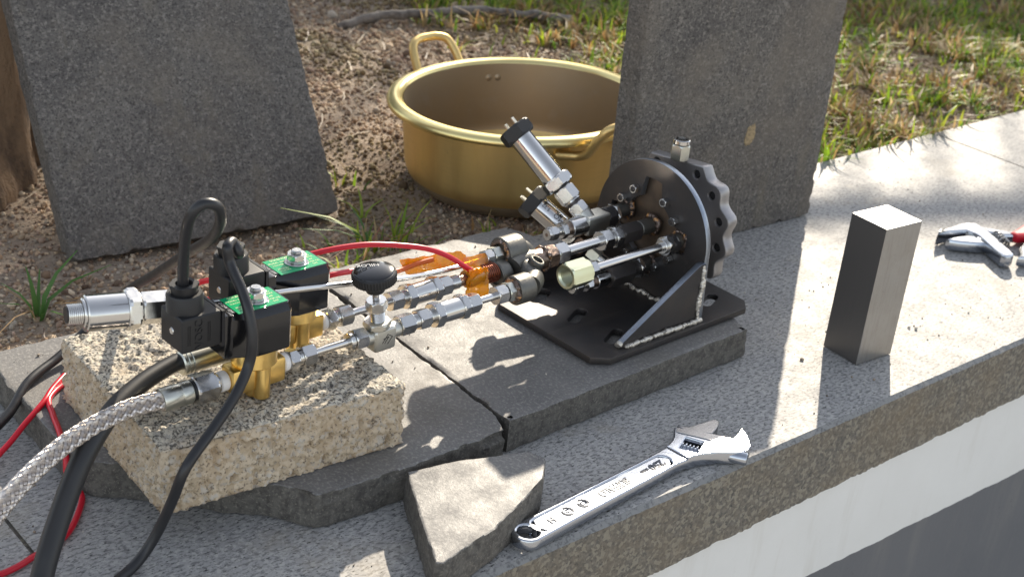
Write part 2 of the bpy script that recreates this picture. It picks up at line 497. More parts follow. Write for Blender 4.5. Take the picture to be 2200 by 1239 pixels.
def text_obj(name, body, size, M, m, parent, ext=0.00015, align='CENTER'):
    cu = bpy.data.curves.new(name, 'FONT')
    cu.body = body
    cu.size = size
    cu.extrude = ext
    cu.offset = size*0.03 if 'stamp' in name else 0.0
    cu.align_x = align
    cu.align_y = 'CENTER'
    cu.resolution_u = 3
    tmp = bpy.data.objects.new('tmp', cu)
    COL.objects.link(tmp)
    dg = bpy.context.evaluated_depsgraph_get()
    me = bpy.data.meshes.new_from_object(tmp.evaluated_get(dg))
    bpy.data.objects.remove(tmp)
    bpy.data.curves.remove(cu)
    me.transform(M)
    me.materials.clear()
    me.materials.append(m)
    for p in me.polygons: p.material_index = 0
    o = bpy.data.objects.new(name, me)
    COL.objects.link(o)
    if parent:
        o.parent = parent
        if parent in OFF: o.location = OFF[parent]
    return o

def arc(cx, cy, r_, a0, a1, n=10):
    return [(cx + r_*math.cos(R(a0+(a1-a0)*i/n)), cy + r_*math.sin(R(a0+(a1-a0)*i/n))) for i in range(n+1)]

def slot(cx, cy, L_, w, ang):
    c, s = math.cos(ang), math.sin(ang)
    pts = arc(L_/2-w/2, 0, w/2, -90, 90, 8) + arc(-(L_/2-w/2), 0, w/2, 90, 270, 8)
    return [(cx + x*c - y*s, cy + x*s + y*c) for x, y in pts]

def fnoise(p, s):
    return noise.noise(Vector(p)*s)

def rough_slab(name, poly, z0, z1, m, rough=0.0006, chip=0.0012, M=None, loc=None, dens=0.0035, parent=None, big=None, seed=0.0, inset=0.0065):
    """stone slab from a plan polygon: dense side rings with ragged faces, worn top arris"""
    pts, flags = [], []
    n = len(poly)
    for i in range(n):
        a, b = Vector((*poly[i][:2], 0)), Vector((*poly[(i+1) % n][:2], 0))
        k = max(1, int((b-a).length/dens))
        for j in range(k):
            pts.append(a.lerp(b, j/k))
            flags.append(poly[i][2] if len(poly[i]) > 2 else 1.0)
    area = sum(poly[i][0]*poly[(i+1) % n][1]-poly[(i+1) % n][0]*poly[i][1] for i in range(n))
    sgn = 1 if area > 0 else -1
    N = len(pts)
    nor = []
    for i in range(N):
        t = (pts[(i+1) % N]-pts[i-1]).normalized()
        nor.append(Vector((t.y, -t.x, 0))*sgn)
    H = z1-z0
    levels = [(z1, inset), (z1, inset*0.6), (z1-0.0005, 0.001)] + [(z1-0.0022-(H-0.004)*k/7, 0.0) for k in range(8)] + [(z0, 0.0008)]
    rings = []
    for li, (z, ins) in enumerate(levels):
        ring = []
        for i in range(N):
            p = pts[i]
            q = Vector((p.x, p.y, z+seed))
            w = flags[i]
            d = (fnoise(q, 160)*rough*1.5 + fnoise(q, 45)*rough*3*w + fnoise(q, 400)*rough)*w
            cc = max(0.0, fnoise(Vector((p.x, p.y, 3.1+seed)), 70)-0.10)*chip*7*w if 1 < li < 5 else 0.0
            if li < 2: d *= 0.5
            ring.append(p - nor[i]*(ins*(1 if li < 2 else 0.5)*(0.4+w*0.6) + cc) + nor[i]*d + Vector((0, 0, z - (cc*0.5 if li == 2 else 0))))
        rings.append(ring)
    g = G()
    g.loft(rings, False, True)
    me_v = g.v
    faces = g.f
    top = tuple(range(N))
    if sgn < 0:
        faces = [tuple(reversed(f)) for f in faces]
    bm = bmesh.new()
    bv = [bm.verts.new(v) for v in me_v]
    for f in faces:
        bm.faces.new([bv[i] for i in f])
    bm.faces.new([bv[i] for i in top])
    bmesh.ops.triangulate(bm, faces=[f for f in bm.faces if len(f.verts) > 4])
    bmesh.ops.recalc_face_normals(bm, faces=bm.faces)
    if isinstance(m, (list, tuple)):
        for f in bm.faces:
            f.material_index = 0 if f.calc_center_median().z > z1-0.0012 else 1
    if M:
        bmesh.ops.transform(bm, matrix=M, verts=bm.verts)
    if loc is not None:
        bmesh.ops.translate(bm, vec=-Vector(loc), verts=bm.verts)
    me = bpy.data.meshes.new(name)
    ms = m if isinstance(m, (list, tuple)) else [m]
    for x in ms: me.materials.append(x)
    bm.to_mesh(me)
    bm.free()
    me.shade_smooth()
    me.set_sharp_from_angle(angle=R(32))
    o = bpy.data.objects.new(name, me)
    COL.objects.link(o)
    if loc is not None: o.location = loc
    if parent: o.parent = parent
    return o

# ================================================================== SETTING
# ---- soil bed behind the coping
def soil_h(x, y):
    h = -0.012 + 0.010*noise.noise(Vector((x*3.1, y*3.1, 0.3))) + 0.0045*noise.noise(Vector((x*14, y*14, 1.7))) + 0.0022*noise.noise(Vector((x*45, y*45, 2.2)))
    if y > 0.75: h += 0.02*min(1.0, (y-0.75))
    q = max(0.0, 1-abs(y-0.615)/0.085)*max(0.0, min(1.0, (x+0.16)/0.06))*max(0.0, min(1.0, (0.30-x)/0.08))
    h = h*(1-q) + (-0.0225)*q if q > 0 else h
    return min(h, -0.002 + max(0, y-0.47)*0.05)

xs = np.concatenate([np.linspace(-12, -0.8, 16, endpoint=False), np.linspace(-0.8, 2.5, 560, endpoint=False), np.linspace(2.5, 14, 16)])
ys = np.concatenate([np.linspace(0.437, 1.75, 230, endpoint=False), np.linspace(1.75, 9, 16)])
vs = [(x, y, soil_h(x, y)) for y in ys for x in xs]
nx = len(xs)
fs = [(j*nx+i, j*nx+i+1, (j+1)*nx+i+1, (j+1)*nx+i) for j in range(len(ys)-1) for i in range(nx-1)]
tag(mesh_obj('soil_ground', vs, fs, MT['soil'], smooth=180), 'brown gravelly soil bed behind the granite coping', kind='structure')
# ---- far ground and lower paving in front
mesh_obj('paved_ground', [(-60, -60, -0.62), (60, -60, -0.62), (60, 60, -0.62), (-60, 60, -0.62)], [(0, 1, 2, 3)], MT['paving'])
tag(bpy.data.objects['paved_ground'], 'pale concrete ground below the wall', kind='structure')

# ---- planter wall with granite coping
wall = empty('planter_wall', (0.4, 0.2, -0.62))
tag(wall, 'low planter wall, white above and grey below, topped with speckled granite coping', 'wall')
OFF[wall] = (-0.4, -0.2, 0.62)
def coping(x0, x1, step):
    g = G()
    gap = 0.0014
    x0 += gap; x1 -= gap
    nn = max(2, int((x1-x0)/step))
    X = [x0+(x1-x0)*i/nn for i in range(nn+1)]
    # top sheet and arris
    back, front = 0.4365, 0.0045
    NT = 24
    top = []
    for x in X:
        e = 0.0006*fnoise((x, 0, 0), 30) + 0.0004*fnoise((x, 0, 5), 140) + 0.008*max(0.0, fnoise((x, 4, 5), 38)-0.42)
        top.append((x, front+e, 0.0))
    g.add([(x, back, 0) for x in X]+top, [(i+1, i, nn+1+i, nn+2+i) for i in range(nn)], 0)
    # arris strip + front grid
    rows = []
    zz = [0.0, -0.003] + [-0.004-0.070*k/26 for k in range(27)]
    for zi, z in enumerate(zz):
        row = []
        for xi, x in enumerate(X):
            if zi == 0:
                row.append(top[xi]); continue
            q = (x, 0.0, z)
            if zi == 1:
                row.append((x, 0.0006+0.0005*fnoise(q, 150), -0.0034+0.0006*fnoise((x, 2, 0), 90))); continue
            dy = 0.0012*fnoise(q, 60) + 0.0010*fnoise(q, 190) + 0.0005*fnoise(q, 420)
            dz = 0
            if zi == len(zz)-1:
                dz = 0.0016*fnoise((x, 7, 0), 75) + 0.001*fnoise((x, 9, 0), 240)
            row.append((x, 0.0006+dy, z+dz))
        rows.append(row)
    for a in range(len(rows)-1):
        g.add(rows[a]+rows[a+1], [(i, nn+1+i, nn+2+i, i+1) for i in range(nn)], 1 if a == 0 else 2)
    bot = rows[-1]
    g.add(bot+[(x, back, -0.074) for x in X], [(i+1, i, nn+1+i, nn+2+i) for i in range(nn)], 2)
    g.add([(x, back, -0.074) for x in X]+[(x, back, 0) for x in X], [(i, i+1, nn+2+i, nn+1+i) for i in range(nn)], 2)
    for X_, s in ((x0, 1), (x1, -1)):
        f = [(X_, back, 0), (X_, front, 0), (X_, 0.0006, -0.003), (X_, 0.0006, -0.074), (X_, back, -0.074)]
        g.add(f, [tuple(range(5))[::s]], 2)
    return g.obj('coping_stone', [MT['granite_top'], MT['granite_edge'], MT['granite_side']], wall, smooth=40)
coping(-1.73, -0.301, 0.006)
coping(-0.301, 1.123, 0.0022)
coping(1.123, 2.55, 0.006)
g = G(); g.box((0.4, 0.214, -0.0375), (4.2, 0.40, 0.071)); g.obj('mortar_bed', MT['granite_side'], wall)
# painted wall: white band with a ragged lower limit, grey below
X = [-1.7+0.005*i for i in range(850)]
def lim(x):
    return -0.1775 - 0.036*(x-0.361) + 0.0018*fnoise((x, 0, 0), 22) + 0.0012*fnoise((x, 1, 0), 80)
g = G()
Z = [-0.0745, -0.11, -0.15]
rows = [[(x, 0.006, z) for x in X] for z in Z]+[[(x, 0.006, lim(x)) for x in X], [(x, 0.0064, -0.40) for x in X], [(x, 0.0064, -0.62) for x in X]]
for a in range(5):
    g.add(rows[a]+rows[a+1], [(i, len(X)+i, len(X)+i+1, i+1) for i in range(len(X)-1)], 0 if a < 3 else 1)
g.obj('painted_face', [MT['white_paint'], MT['grey_band']], wall, smooth=60)

# ---- rendered boundary wall with railing, up-sun of the bed (casts the bar shadows)
fd = Vector((0.906, -0.423, 0)); fn = Vector((0.423, 0.906, 0))
D0 = 5.5
SH = (D0-3.2)*0.542   # slide along the wall so that the shadow stays put
KZ = math.tan(SUN_EL)/(math.cos(SUN_AZ)*fn.x + math.sin(SUN_AZ)*fn.y)   # height per metre of shadow, along the wall's normal
ZW, ZR0, ZR1 = (D0-1.34)*KZ, (D0-0.655)*KZ, (D0-0.56)*KZ
def fp(s, z, off=0.0):
    p = fn*(D0+off) + fd*s
    return Vector((p.x, p.y, z))
fence = empty('boundary_wall', fp(3.0+SH, -0.62))
tag(fence, 'rendered boundary wall behind the bed, carrying a black bar railing', 'boundary wall')
fence_rot = math.atan2(fd.y, fd.x)
g = G()
c_ = fp(2.6+SH, (ZW-0.62)/2, 0.10)
g.box(tuple(c_), (5.2, 0.18, ZW+0.62), fence_rot)
o = g.obj('wall_body', MT['render_wall'], fence); o.location = -Vector(fence.location)
g = G(); g.box(tuple(fp(2.6+SH, (ZR0+ZR1)/2)), (5.2, 0.03, ZR1-ZR0), fence_rot)
o = g.obj('top_rail', MT['railing'], fence); o.location = -Vector(fence.location)
g0 = G(); g0.box((0, 0, 0), (0.017, 0.017, ZR0-ZW+0.01), fence_rot)
bar0 = g0.obj('railing_bar', MT['railing'], fence)
for k in range(40):
    b_ = bar0 if k == 0 else bar0.copy()
    if k: COL.objects.link(b_)
    b_.location = fp(SH+0.10+0.125*k, (ZR0+ZW)/2) - Vector(fence.location)

# ---- bush by the boundary wall, added outside the frame to shade the bed
def leaf_cloud(name, boxes, n, m, size=0.045):
    c = []
    for (cx, cy, cz, rx, ry, rz, k) in boxes:
        u = RNG.normal(size=(k, 3)); u /= np.linalg.norm(u, axis=1)[:, None]
        rr = RNG.uniform(0.35, 1.0, size=(k, 1))**0.6
        c.append(np.array([cx, cy, cz]) + u*rr*np.array([rx, ry, rz]))
    c = np.concatenate(c)
    n = len(c)
    d = RNG.normal(size=(n, 3)); d /= np.linalg.norm(d, axis=1)[:, None]
    e = np.cross(d, RNG.normal(size=(n, 3))); e /= np.linalg.norm(e, axis=1)[:, None]
    s = RNG.uniform(0.6, 1.2, size=(n, 1))*size
    v = np.stack([c-d*s, c+e*s*0.45, c+d*s, c-e*s*0.45], 1).reshape(-1, 3)
    f = [(4*i, 4*i+1, 4*i+2, 4*i+3) for i in range(n)]
    return v, f
bb = []
for k in range(9):
    s = SH - 0.75 - 0.42*k
    p = fp(s, 0, -0.1 + 0.05*math.sin(k*2.1))
    bb.append((p.x, p.y, 1.48, 0.45, 0.45, 1.47 + 0.06*math.sin(k*1.7), 3600))
v_, f_ = leaf_cloud('bush', bb, 0, None, 0.05)
bush = mesh_obj('shading_bush', v_, f_, MT['leaf'], loc=(bb[4][0], bb[4][1], 0.0))
tag(bush, 'unseen dark green bush added beside the boundary wall to shade the bed', 'bush')
g = G()
for (x, y, z, *_r) in bb:
    g.tube([(x, y, -0.02), (x+0.02, y, 0.5), (x-0.03, y+0.02, 1.2)], [0.03, 0.022, 0.008], 8)
o = g.obj('branch', MT['bark'], bush); o.location = -Vector(bush.location)

# ---- old tree trunk behind the left tile
def trunk_mesh():
    g = G()
    rings = []
    for i in range(46):
        z = -0.03 + i*0.016
        ring = []
        for k in range(96):
            th = k*2*math.pi/96
            flare = 0.10*math.exp(-max(z, 0)/0.09)*(0.6+0.4*math.sin(th*3+0.8))
            r_ = 0.125 + flare + 0.020*noise.noise(Vector((math.cos(th)*2.2, math.sin(th)*2.2, z*4))) + 0.018*abs(noise.noise(Vector((math.cos(th)*7, math.sin(th)*7, z*6)))) - 0.016*max(0, noise.noise(Vector((math.cos(th)*11, math.sin(th)*11, z*3))))
            ring.append((-0.115+0.10*z+math.cos(th)*r_, 0.955+0.1*z+math.sin(th)*r_, z))
        rings.append(ring)
    g.loft(rings, True, True)
    return g
o = trunk_mesh().obj('tree_trunk', MT['bark'], loc=(-0.115, 0.955, -0.01), smooth=60)
tag(o, 'thick brown fissured tree trunk behind the tile leaning at left', 'tree trunk')

# ================================================================== BASALT PIECES
M_BS = [MT['basalt'], MT['basalt_broken']]
o = rough_slab('paving_slab', [(0.0635, 0.117), (0.366, 0.127), (0.3645, 0.133), (0.372, 0.149), (0.3165, 0.420), (0.0745, 0.422)][::1],
               0.0012, 0.030, M_BS, rough=0.0005, chip=0.0009, loc=(0.21, 0.27, 0.0))
tag(o, 'dark grey basalt paving slab carrying the black steel bracket', 'paving slab', 'basalt paving slabs on the coping')
o = rough_slab('paving_slab', [(0.0525, 0.1085), (0.0605, 0.130), (0.0665, 0.27), (0.0675, 0.420), (-0.23, 0.422), (-0.2435, 0.40), (-0.2437, 0.325, .6), (-0.2464, 0.262, .6),
               (-0.2407, 0.2362), (-0.223, 0.2203), (-0.1398, 0.137), (-0.1230, 0.1125, .7), (-0.1150, 0.1100, .7), (-0.0456, 0.1068), (0.0, 0.108)],
               0.0012, 0.030, M_BS, rough=0.0009, chip=0.0013, loc=(-0.09, 0.27, 0.0), seed=4.0, inset=0.0028)
tag(o, 'broken basalt paving slab lying under the porous concrete block', 'paving slab', 'basalt paving slabs on the coping')
o = rough_slab('stone_offcut', [(-0.0495, 0.1035), (-0.003, 0.0935), (0.0489, 0.076), (0.054, 0.062), (0.0332, 0.0405), (-0.0024, 0.025), (-0.039, 0.0110), (-0.0945, -0.0015), (-0.0995, 0.0025), (-0.0735, 0.0557), (-0.0577, 0.0878)],
               0.0012, 0.030, M_BS, rough=0.00035, chip=0.0007, loc=(-0.03, 0.05, 0.0), seed=9.0, dens=0.0028, inset=0.0026)
tag(o, 'triangular basalt offcut lying beside the ring end of the wrench', 'stone piece')

def euler_m(a, b, g_, o_):
    ca, sa, cb, sb, cg, sg = math.cos(a), math.sin(a), math.cos(b), math.sin(b), math.cos(g_), math.sin(g_)
    Rz = Matrix(((cg, -sg, 0), (sg, cg, 0), (0, 0, 1)))
    Rx = Matrix(((1, 0, 0), (0, ca, -sa), (0, sa, ca)))
    Ry = Matrix(((cb, 0, sb), (0, 1, 0), (-sb, 0, cb)))
    m_ = (Rz @ Ry @ Rx).to_4x4()
    m_.translation = o_
    return m_
# slab built flat (plan x,z of the tile, thickness along local +y) -> stand it up
STAND = Matrix(((1, 0, 0, 0), (0, 0, -1, 0.030), (0, 1, 0, 0), (0, 0, 0, 1)))
sq = [(0.0, 0.006), (0.006, 0.0), (0.292, 0.0), (0.2985, 0.003), (0.30, 0.011), (0.30, 0.30), (0, 0.30)]
ML = euler_m(-0.5707, -0.0229, -0.0957, (-0.0708, 0.6302, -0.0132))
o = rough_slab('basalt_tile', sq, 0.0, 0.030, MT['basalt_flamed'], rough=0.0004, chip=0.0009, M=ML @ STAND, loc=(0.08, 0.63, -0.01), seed=2.0, dens=0.0035)
tag(o, 'square dark basalt tile leaning back against the tree trunk on the soil', 'stone tile', 'square basalt tiles stood on edge')
MR = euler_m(-0.0249, 0.0, -0.0549, (0.4069, 0.3415, 0.0004))
o = rough_slab('basalt_tile', sq, 0.0, 0.030, MT['basalt_flamed'], rough=0.0004, chip=0.0009, M=MR @ STAND, loc=(0.556, 0.335, 0.0), seed=6.0, dens=0.0035)
tag(o, 'square basalt tile with a tan patch, standing upright on the coping beside the pot', 'stone tile', 'square basalt tiles stood on edge')
rt = o
# tan stain patch, a thin crust on the tile's front
g = G()
ring = []
for k in range(40):
    th = k*2*math.pi/40
    r_ = 1+0.35*noise.noise(Vector((math.cos(th)*1.5, math.sin(th)*1.5, 4.4)))+0.2*noise.noise(Vector((math.cos(th)*5, math.sin(th)*5, 1.0)))
    ring.append((0.1745+0.0078*math.cos(th)*r_+0.003*math.sin(th), 0.1165+0.0125*math.sin(th)*r_))
g.loft([[MR @ Vector((x, -0.0001, z)) for x, z in ring], [MR @ Vector((0.1745+(x-0.1745)*0.9, -0.0009, 0.1165+(z-0.1165)*0.9)) for x, z in ring]], True, True)
o = g.obj('tan_patch', mat('tan_crust', (0.36, 0.27, 0.15), 0.9, 0, [('noise', 300, 0.45, 0.6, (0.2, 0.15, 0.09), 0.8)], [('noise', 300, 0.0008)]), rt)
o.location = -Vector(rt.location)

# ---- porous concrete block
def brick():
    A = np.array([-0.227, 0.146]); B = np.array([-0.028, 0.135]); C = np.array([-0.217, 0.330])
    ex = (B-A)/np.linalg.norm(B-A); ey = np.array([-ex[1], ex[0]])
    W_, D_, H_ = 0.199, 0.184, 0.0525
    res = 0.00125
    nx_, ny_, nz_ = int(W_/res), int(D_/res), int(H_/res)
    g = G()
    def put(grid, mi):
        n_, m_ = len(grid), len(grid[0])
        v = [p for r_ in grid for p in r_]
        f = [(i*m_+j, i*m_+j+1, (i+1)*m_+j+1, (i+1)*m_+j) for i in range(n_-1) for j in range(m_-1)]
        g.add(v, f, mi)
    rad = 0.005
    def P(x, y, z, nrm):
        # rounded box then aggregate relief
        c = Vector((min(max(x, rad), W_-rad), min(max(y, rad), D_-rad), min(z, H_-rad) if z > H_-rad else z))
        q = Vector((x, y, z))
        d = q-c
        if d.length > 1e-9:
            n2 = d.normalized(); q = c+n2*rad
        else:
            n2 = Vector(nrm)
        dist, _ = noise.voronoi(q*215)
        bump = (0.42-dist[0])*0.0034
        hole = max(0.0, noise.noise(q*160)-0.16)*0.008
        side = 1.25 if abs(nrm[2]) < 0.5 else 0.75
        q = q + n2*(bump*side - hole*side + 0.0010*noise.noise(q*45))
        w = A + ex*q.x + ey*q.y
        return (w[0], w[1], 0.0305+q.z)
    put([[P(i*W_/nx_, j*D_/ny_, H_, (0, 0, 1)) for i in range(nx_+1)] for j in range(ny_+1)], 1)
    put([[P(i*W_/nx_, 0, k*H_/nz_, (0, -1, 0)) for i in range(nx_+1)] for k in range(nz_+1)], 0)
    put([[P(0, D_-j*D_/ny_, k*H_/nz_, (-1, 0, 0)) for j in range(ny_+1)] for k in range(nz_+1)], 0)
    c2 = 4
    put([[P(W_, j*D_/ny_, k*H_/nz_, (1, 0, 0)) for j in range(0, ny_+1, 2)] for k in range(0, nz_+1, 2)], 0)
    put([[P(W_-i*W_/nx_, D_, k*H_/nz_, (0, 1, 0)) for i in range(0, nx_+1, c2)] for k in range(0, nz_+1, c2)], 0)
    cs = [A, A+ex*W_, A+ex*W_+ey*D_, A+ey*D_]
    g.add([(c[0], c[1], 0.0312) for c in cs], [(3, 2, 1, 0)], 0)
    o = g.obj('concrete_block', [MT['brick'], MT['brick_top']], loc=(-0.12, 0.23, 0.03), smooth=60)
    tag(o, 'buff porous concrete block propping up the solenoid valves', 'concrete block')
brick()

# ---- steel bar block
bx, by = 0.4500, 0.0583
e1b = Vector((math.cos(-0.0714), math.sin(-0.0714), 0)); e2b = Vector((-e1b.y, e1b.x, 0))
g = G()
La, Lb, Hb = 0.0499, 0.0425, 0.1412
cs = [Vector((bx, by, 0)), Vector((bx, by, 0))+e1b*La, Vector((bx, by, 0))+e1b*La+e2b*Lb, Vector((bx, by, 0))+e2b*Lb]
g.add([c+Vector((0, 0, 0.0006)) for c in cs]+[c+Vector((0, 0, Hb)) for c in cs],
      [(3, 2, 1, 0), (0, 1, 5, 4), (1, 2, 6, 5), (2, 3, 7, 6)], 0)
g.add([c+Vector((0, 0, Hb)) for c in cs], [(0, 1, 2, 3)], 1)
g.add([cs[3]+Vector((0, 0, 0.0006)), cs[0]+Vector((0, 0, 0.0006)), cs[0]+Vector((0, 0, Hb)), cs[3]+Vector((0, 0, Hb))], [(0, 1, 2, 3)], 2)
o = g.obj('steel_block', [MT['block_side'], MT['block_top'], MT['block_shaded']], loc=(0.472, 0.078, 0))
bm = bmesh.new(); bm.from_mesh(o.data); bmesh.ops.remove_doubles(bm, verts=bm.verts, dist=1e-6); bm.to_mesh(o.data); bm.free()
bevel_obj(o, 0.0005, 1)
tag(o, 'upright square steel bar offcut standing alone on the granite coping', 'metal block')

# ================================================================== POT
def pot():
    C = Vector((0.4703, 0.5876, 0.1))
    T = Matrix.Translation(C) @ (Matrix.Rotation(-0.0391, 4, 'Y') @ Matrix.Rotation(-0.0427, 4, 'X'))
    root = empty('cooking_pot', (C.x+0.004, C.y-0.004, -0.012))
    tag(root, 'wide golden aluminium cooking pot with two loop handles, sitting on the soil', 'pot')
    off = -Vector(root.location)
    OFF[root] = off
    n = 128
    def lathe(prof, mi):
        g = G()
        g.loft([[T @ Vector((r_*math.cos(k*2*math.pi/n), r_*math.sin(k*2*math.pi/n), z)) for k in range(n)] for r_, z in prof], False, False, mi=0)
        return g
    Rb = 0.1415
    outer = [(0.02, -0.1115), (Rb-0.041, -0.1115)] + [(Rb-0.041+0.038*math.sin(R(a)), -0.0735-0.038*math.cos(R(a))) for a in range(10, 91, 8)] + [(Rb-0.003+0.003*k/12, -0.0735+0.0655*k/12) for k in range(1, 13)]
    g = lathe(outer, 0); g.add([T @ Vector((0.02*math.cos(k*2*math.pi/n), 0.02*math.sin(k*2*math.pi/n), -0.1115)) for k in range(n)], [tuple(reversed(range(n)))])
    body = g.obj('pot_body', MT['pot'], root, smooth=50)
    Ri = Rb-0.0018
    inner = [(Ri-0.003*k/12, -0.004-0.075*k/12) for k in range(13)] + [(Ri-0.034+0.031*math.cos(R(a)), -0.0795-0.031*math.sin(R(a))*0.97) for a in range(8, 91, 8)] + [(0.02, -0.1096)]
    g = lathe(inner, 0); g.add([T @ Vector((0.02*math.cos(k*2*math.pi/n), 0.02*math.sin(k*2*math.pi/n), -0.1096)) for k in range(n)], [tuple(range(n))])
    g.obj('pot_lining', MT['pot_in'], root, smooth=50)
    # flared rolled rim
    rim = [(Ri, -0.0070), (Ri+0.0008, -0.0038), (Ri+0.0030, -0.0012), (Ri+0.0065, 0.0002), (Ri+0.0110, 0.0006), (Ri+0.0150, -0.0002), (Ri+0.0182, -0.0022), (Ri+0.0198, -0.0055), (Ri+0.0192, -0.0088), (Ri+0.0165, -0.0100), (Ri+0.0140, -0.0088), (Ri+0.0125, -0.0050), (Ri+0.0070, -0.0030), (Ri+0.0030, -0.0050), (Rb, -0.0082)]
    g = G()
    rings = [[T @ Vector((r_*math.cos(k*2*math.pi/n), r_*math.sin(k*2*math.pi/n), z)) for k in range(n)] for r_, z in rim]
    g.loft(rings, False, False)
    g.obj('rim', MT['pot_rim'], root, smooth=60)
    for hi, a0 in enumerate((88, -94)):
        a = R(a0)
        rad = Vector((math.cos(a), math.sin(a), 0)); tan = Vector((-math.sin(a), math.cos(a), 0))
        pts = []
        for (t, r_, z) in ((-0.052, 0.0, -0.022), (-0.044, 0.004, -0.022), (-0.036, 0.012, -0.021), (-0.033, 0.024, -0.014), (-0.031, 0.037, 0.004), (-0.026, 0.046, 0.017), (-0.014, 0.050, 0.0215), (0.0, 0.0505, 0.022),
                           (0.014, 0.050, 0.0215), (0.026, 0.046, 0.017), (0.031, 0.037, 0.004), (0.033, 0.024, -0.014), (0.036, 0.012, -0.021), (0.044, 0.004, -0.022), (0.052, 0.0, -0.022)):
            rr = math.sqrt(max(0, (Rb+0.003)**2 - t*t))
            pts.append(T @ (rad*(rr+r_) + tan*t + Vector((0, 0, z))))
        g = G()
        pp = smooth_path(pts, 5)
        rad_l = [0.0054]*len(pp)
        g.tube(pp, rad_l, 14)
        h = g.obj('handle', MT['pot'], root, smooth=60)
        for t in (-0.061, -0.050, 0.050, 0.061):
            g = G()
            rr = math.sqrt(Rb**2-t*t)
            rings_round(g, T @ (rad*(rr-0.0008) + tan*t*1.0 + Vector((0, 0, -0.022))), T.to_3x3() @ (rad*rr+tan*t), [(0, 0.004), (0.0045, 0.004), (0.006, 0.0032), (0.0068, 0.0012)], 14)
            g.obj('rivet', MT['pot'], h, smooth=50).location = (0, 0, 0)
            if t > 0: continue
            g = G()
            rings_round(g, T @ (rad*(math.sqrt(Ri**2-t*t)+0.001) + tan*t + Vector((0, 0, -0.022))), T.to_3x3() @ -(rad*rr+tan*t), [(0, 0.005), (0.0018, 0.0044), (0.0024, 0.0028), (0.003, 0.001)], 14)
            g.obj('rivet_head', MT['pot_in'], h, smooth=50).location = (0, 0, 0)
    return root
pot()

# ================================================================== TEST RIG
RIG = Vector((0.3223, 0.1508, 0.031))
rig = empty('valve_test_rig', RIG, R(2.0))
tag(rig, 'pipe rig of black steel bracket, sensors, knobbed valve and two black solenoid valves', 'pipe rig')
OFF[rig] = (0, 0, -0.031)
EX = Vector((1, 0, 0)); EY = Vector((0, 1, 0)); EZ = Vector((0, 0, 1))

def sub(o, parent):
    """re-parent an already built piece to a part (both share the rig's axes)"""
    if parent is not None and parent is not rig:
        o.parent = parent
        o.location = (0, 0, 0)
    return o

# base plate in rig coordinates: s along x, u along y
bp = [(-0.137, 0.0215-0.0140), (-0.122, -0.004), (0.063, -0.004), (0.075, 0.0075), (0.077, 0.128), (0.065, 0.140), (-0.125, 0.140), (-0.137, 0.128)]
slots = [slot(-0.090, 0.024, 0.032, 0.011, R(25)), slot(-0.090, 0.071, 0.032, 0.011, R(25)), slot(-0.092, 0.120, 0.034, 0.015, R(25)), slot(0.045, 0.027, 0.030, 0.011, R(20)), slot(0.045, 0.110, 0.030, 0.011, R(20))]
plate2d('base_plate', [bp]+slots, 0.006, Matrix.Translation((0, 0, 0.0312)), MT['black_steel'], rig, bev=0.0003)
# arch plate: plane u,z ; extruded along s
UZ = Matrix(((0, 0, 1, 0), (1, 0, 0, 0), (0, 1, 0, 0), (0, 0, 0, 1)))
cu_, cz_ = 0.0795, 0.103
ac, ar = 0.0755, 0.0695
outline = [(0.003, 0.0374), (0.144, 0.0374), (0.146, 0.095)] + arc(ac, 0.0995, ar, 0, 180, 40)[1:-1] + [(0.0062, 0.0975)]
def lobed(cu, cz, r0, r1, half, rot=0):
    pts = []
    for q in range(4):
        a0 = 90*q+rot
        pts += arc(cu, cz, r1, a0-half*0.72, a0+half*0.72, 6)
        pts += arc(cu, cz, r0, a0+half*1.5, a0+90-half*1.5, 8)
    return pts
opening = lobed(cu_, cz_, 0.0305, 0.0485, 17)
plate2d('arch_plate', [outline, opening], 0.006, UZ, [MT['black_steel'], MT['cut_edge']], rig, bev=0.0003)
# inner flange disc seen through the opening
flg = part_cyl('flange_disc', rig, (0.0075, cu_, cz_), EX, 0.010, 0.110, 'flange_steel', n=64)
# scalloped outer flange behind
NL = 14
PH = R(7.4)
def scallop():
    pts = []
    for k in range(NL*12):
        a = k/(NL*12)*2*math.pi
        c = math.cos(NL*(a-PH))
        r_ = 0.0660 + 0.0034*(c if c > 0 else c*0.9)
        x, y = cu_+r_*math.cos(a), cz_+0.0+r_*math.sin(a)
        pts.append((x, min(max(y, 0.062), 0.1640-0.12*(x-0.074))))
    return pts
out = scallop()
holes = [[(cu_+0.0570*math.cos(k*2*math.pi/NL+PH)+0.0042*math.cos(t*math.pi/8), cz_+0.0570*math.sin(k*2*math.pi/NL+PH)+0.0042*math.sin(t*math.pi/8)) for t in range(16)] for k in range(NL) if -0.5 < math.sin(k*2*math.pi/NL+PH) < 0.955]
sf = plate2d('scalloped_flange', [out]+holes, 0.013, Matrix.Translation((0.036, 0, 0)) @ UZ, MT['alu'], rig, bev=0.0012)
gg = part_cyl('spacer_ring', rig, (0.0178, cu_, cz_), EX, 0.0180, 0.084, 'alu', n=64)
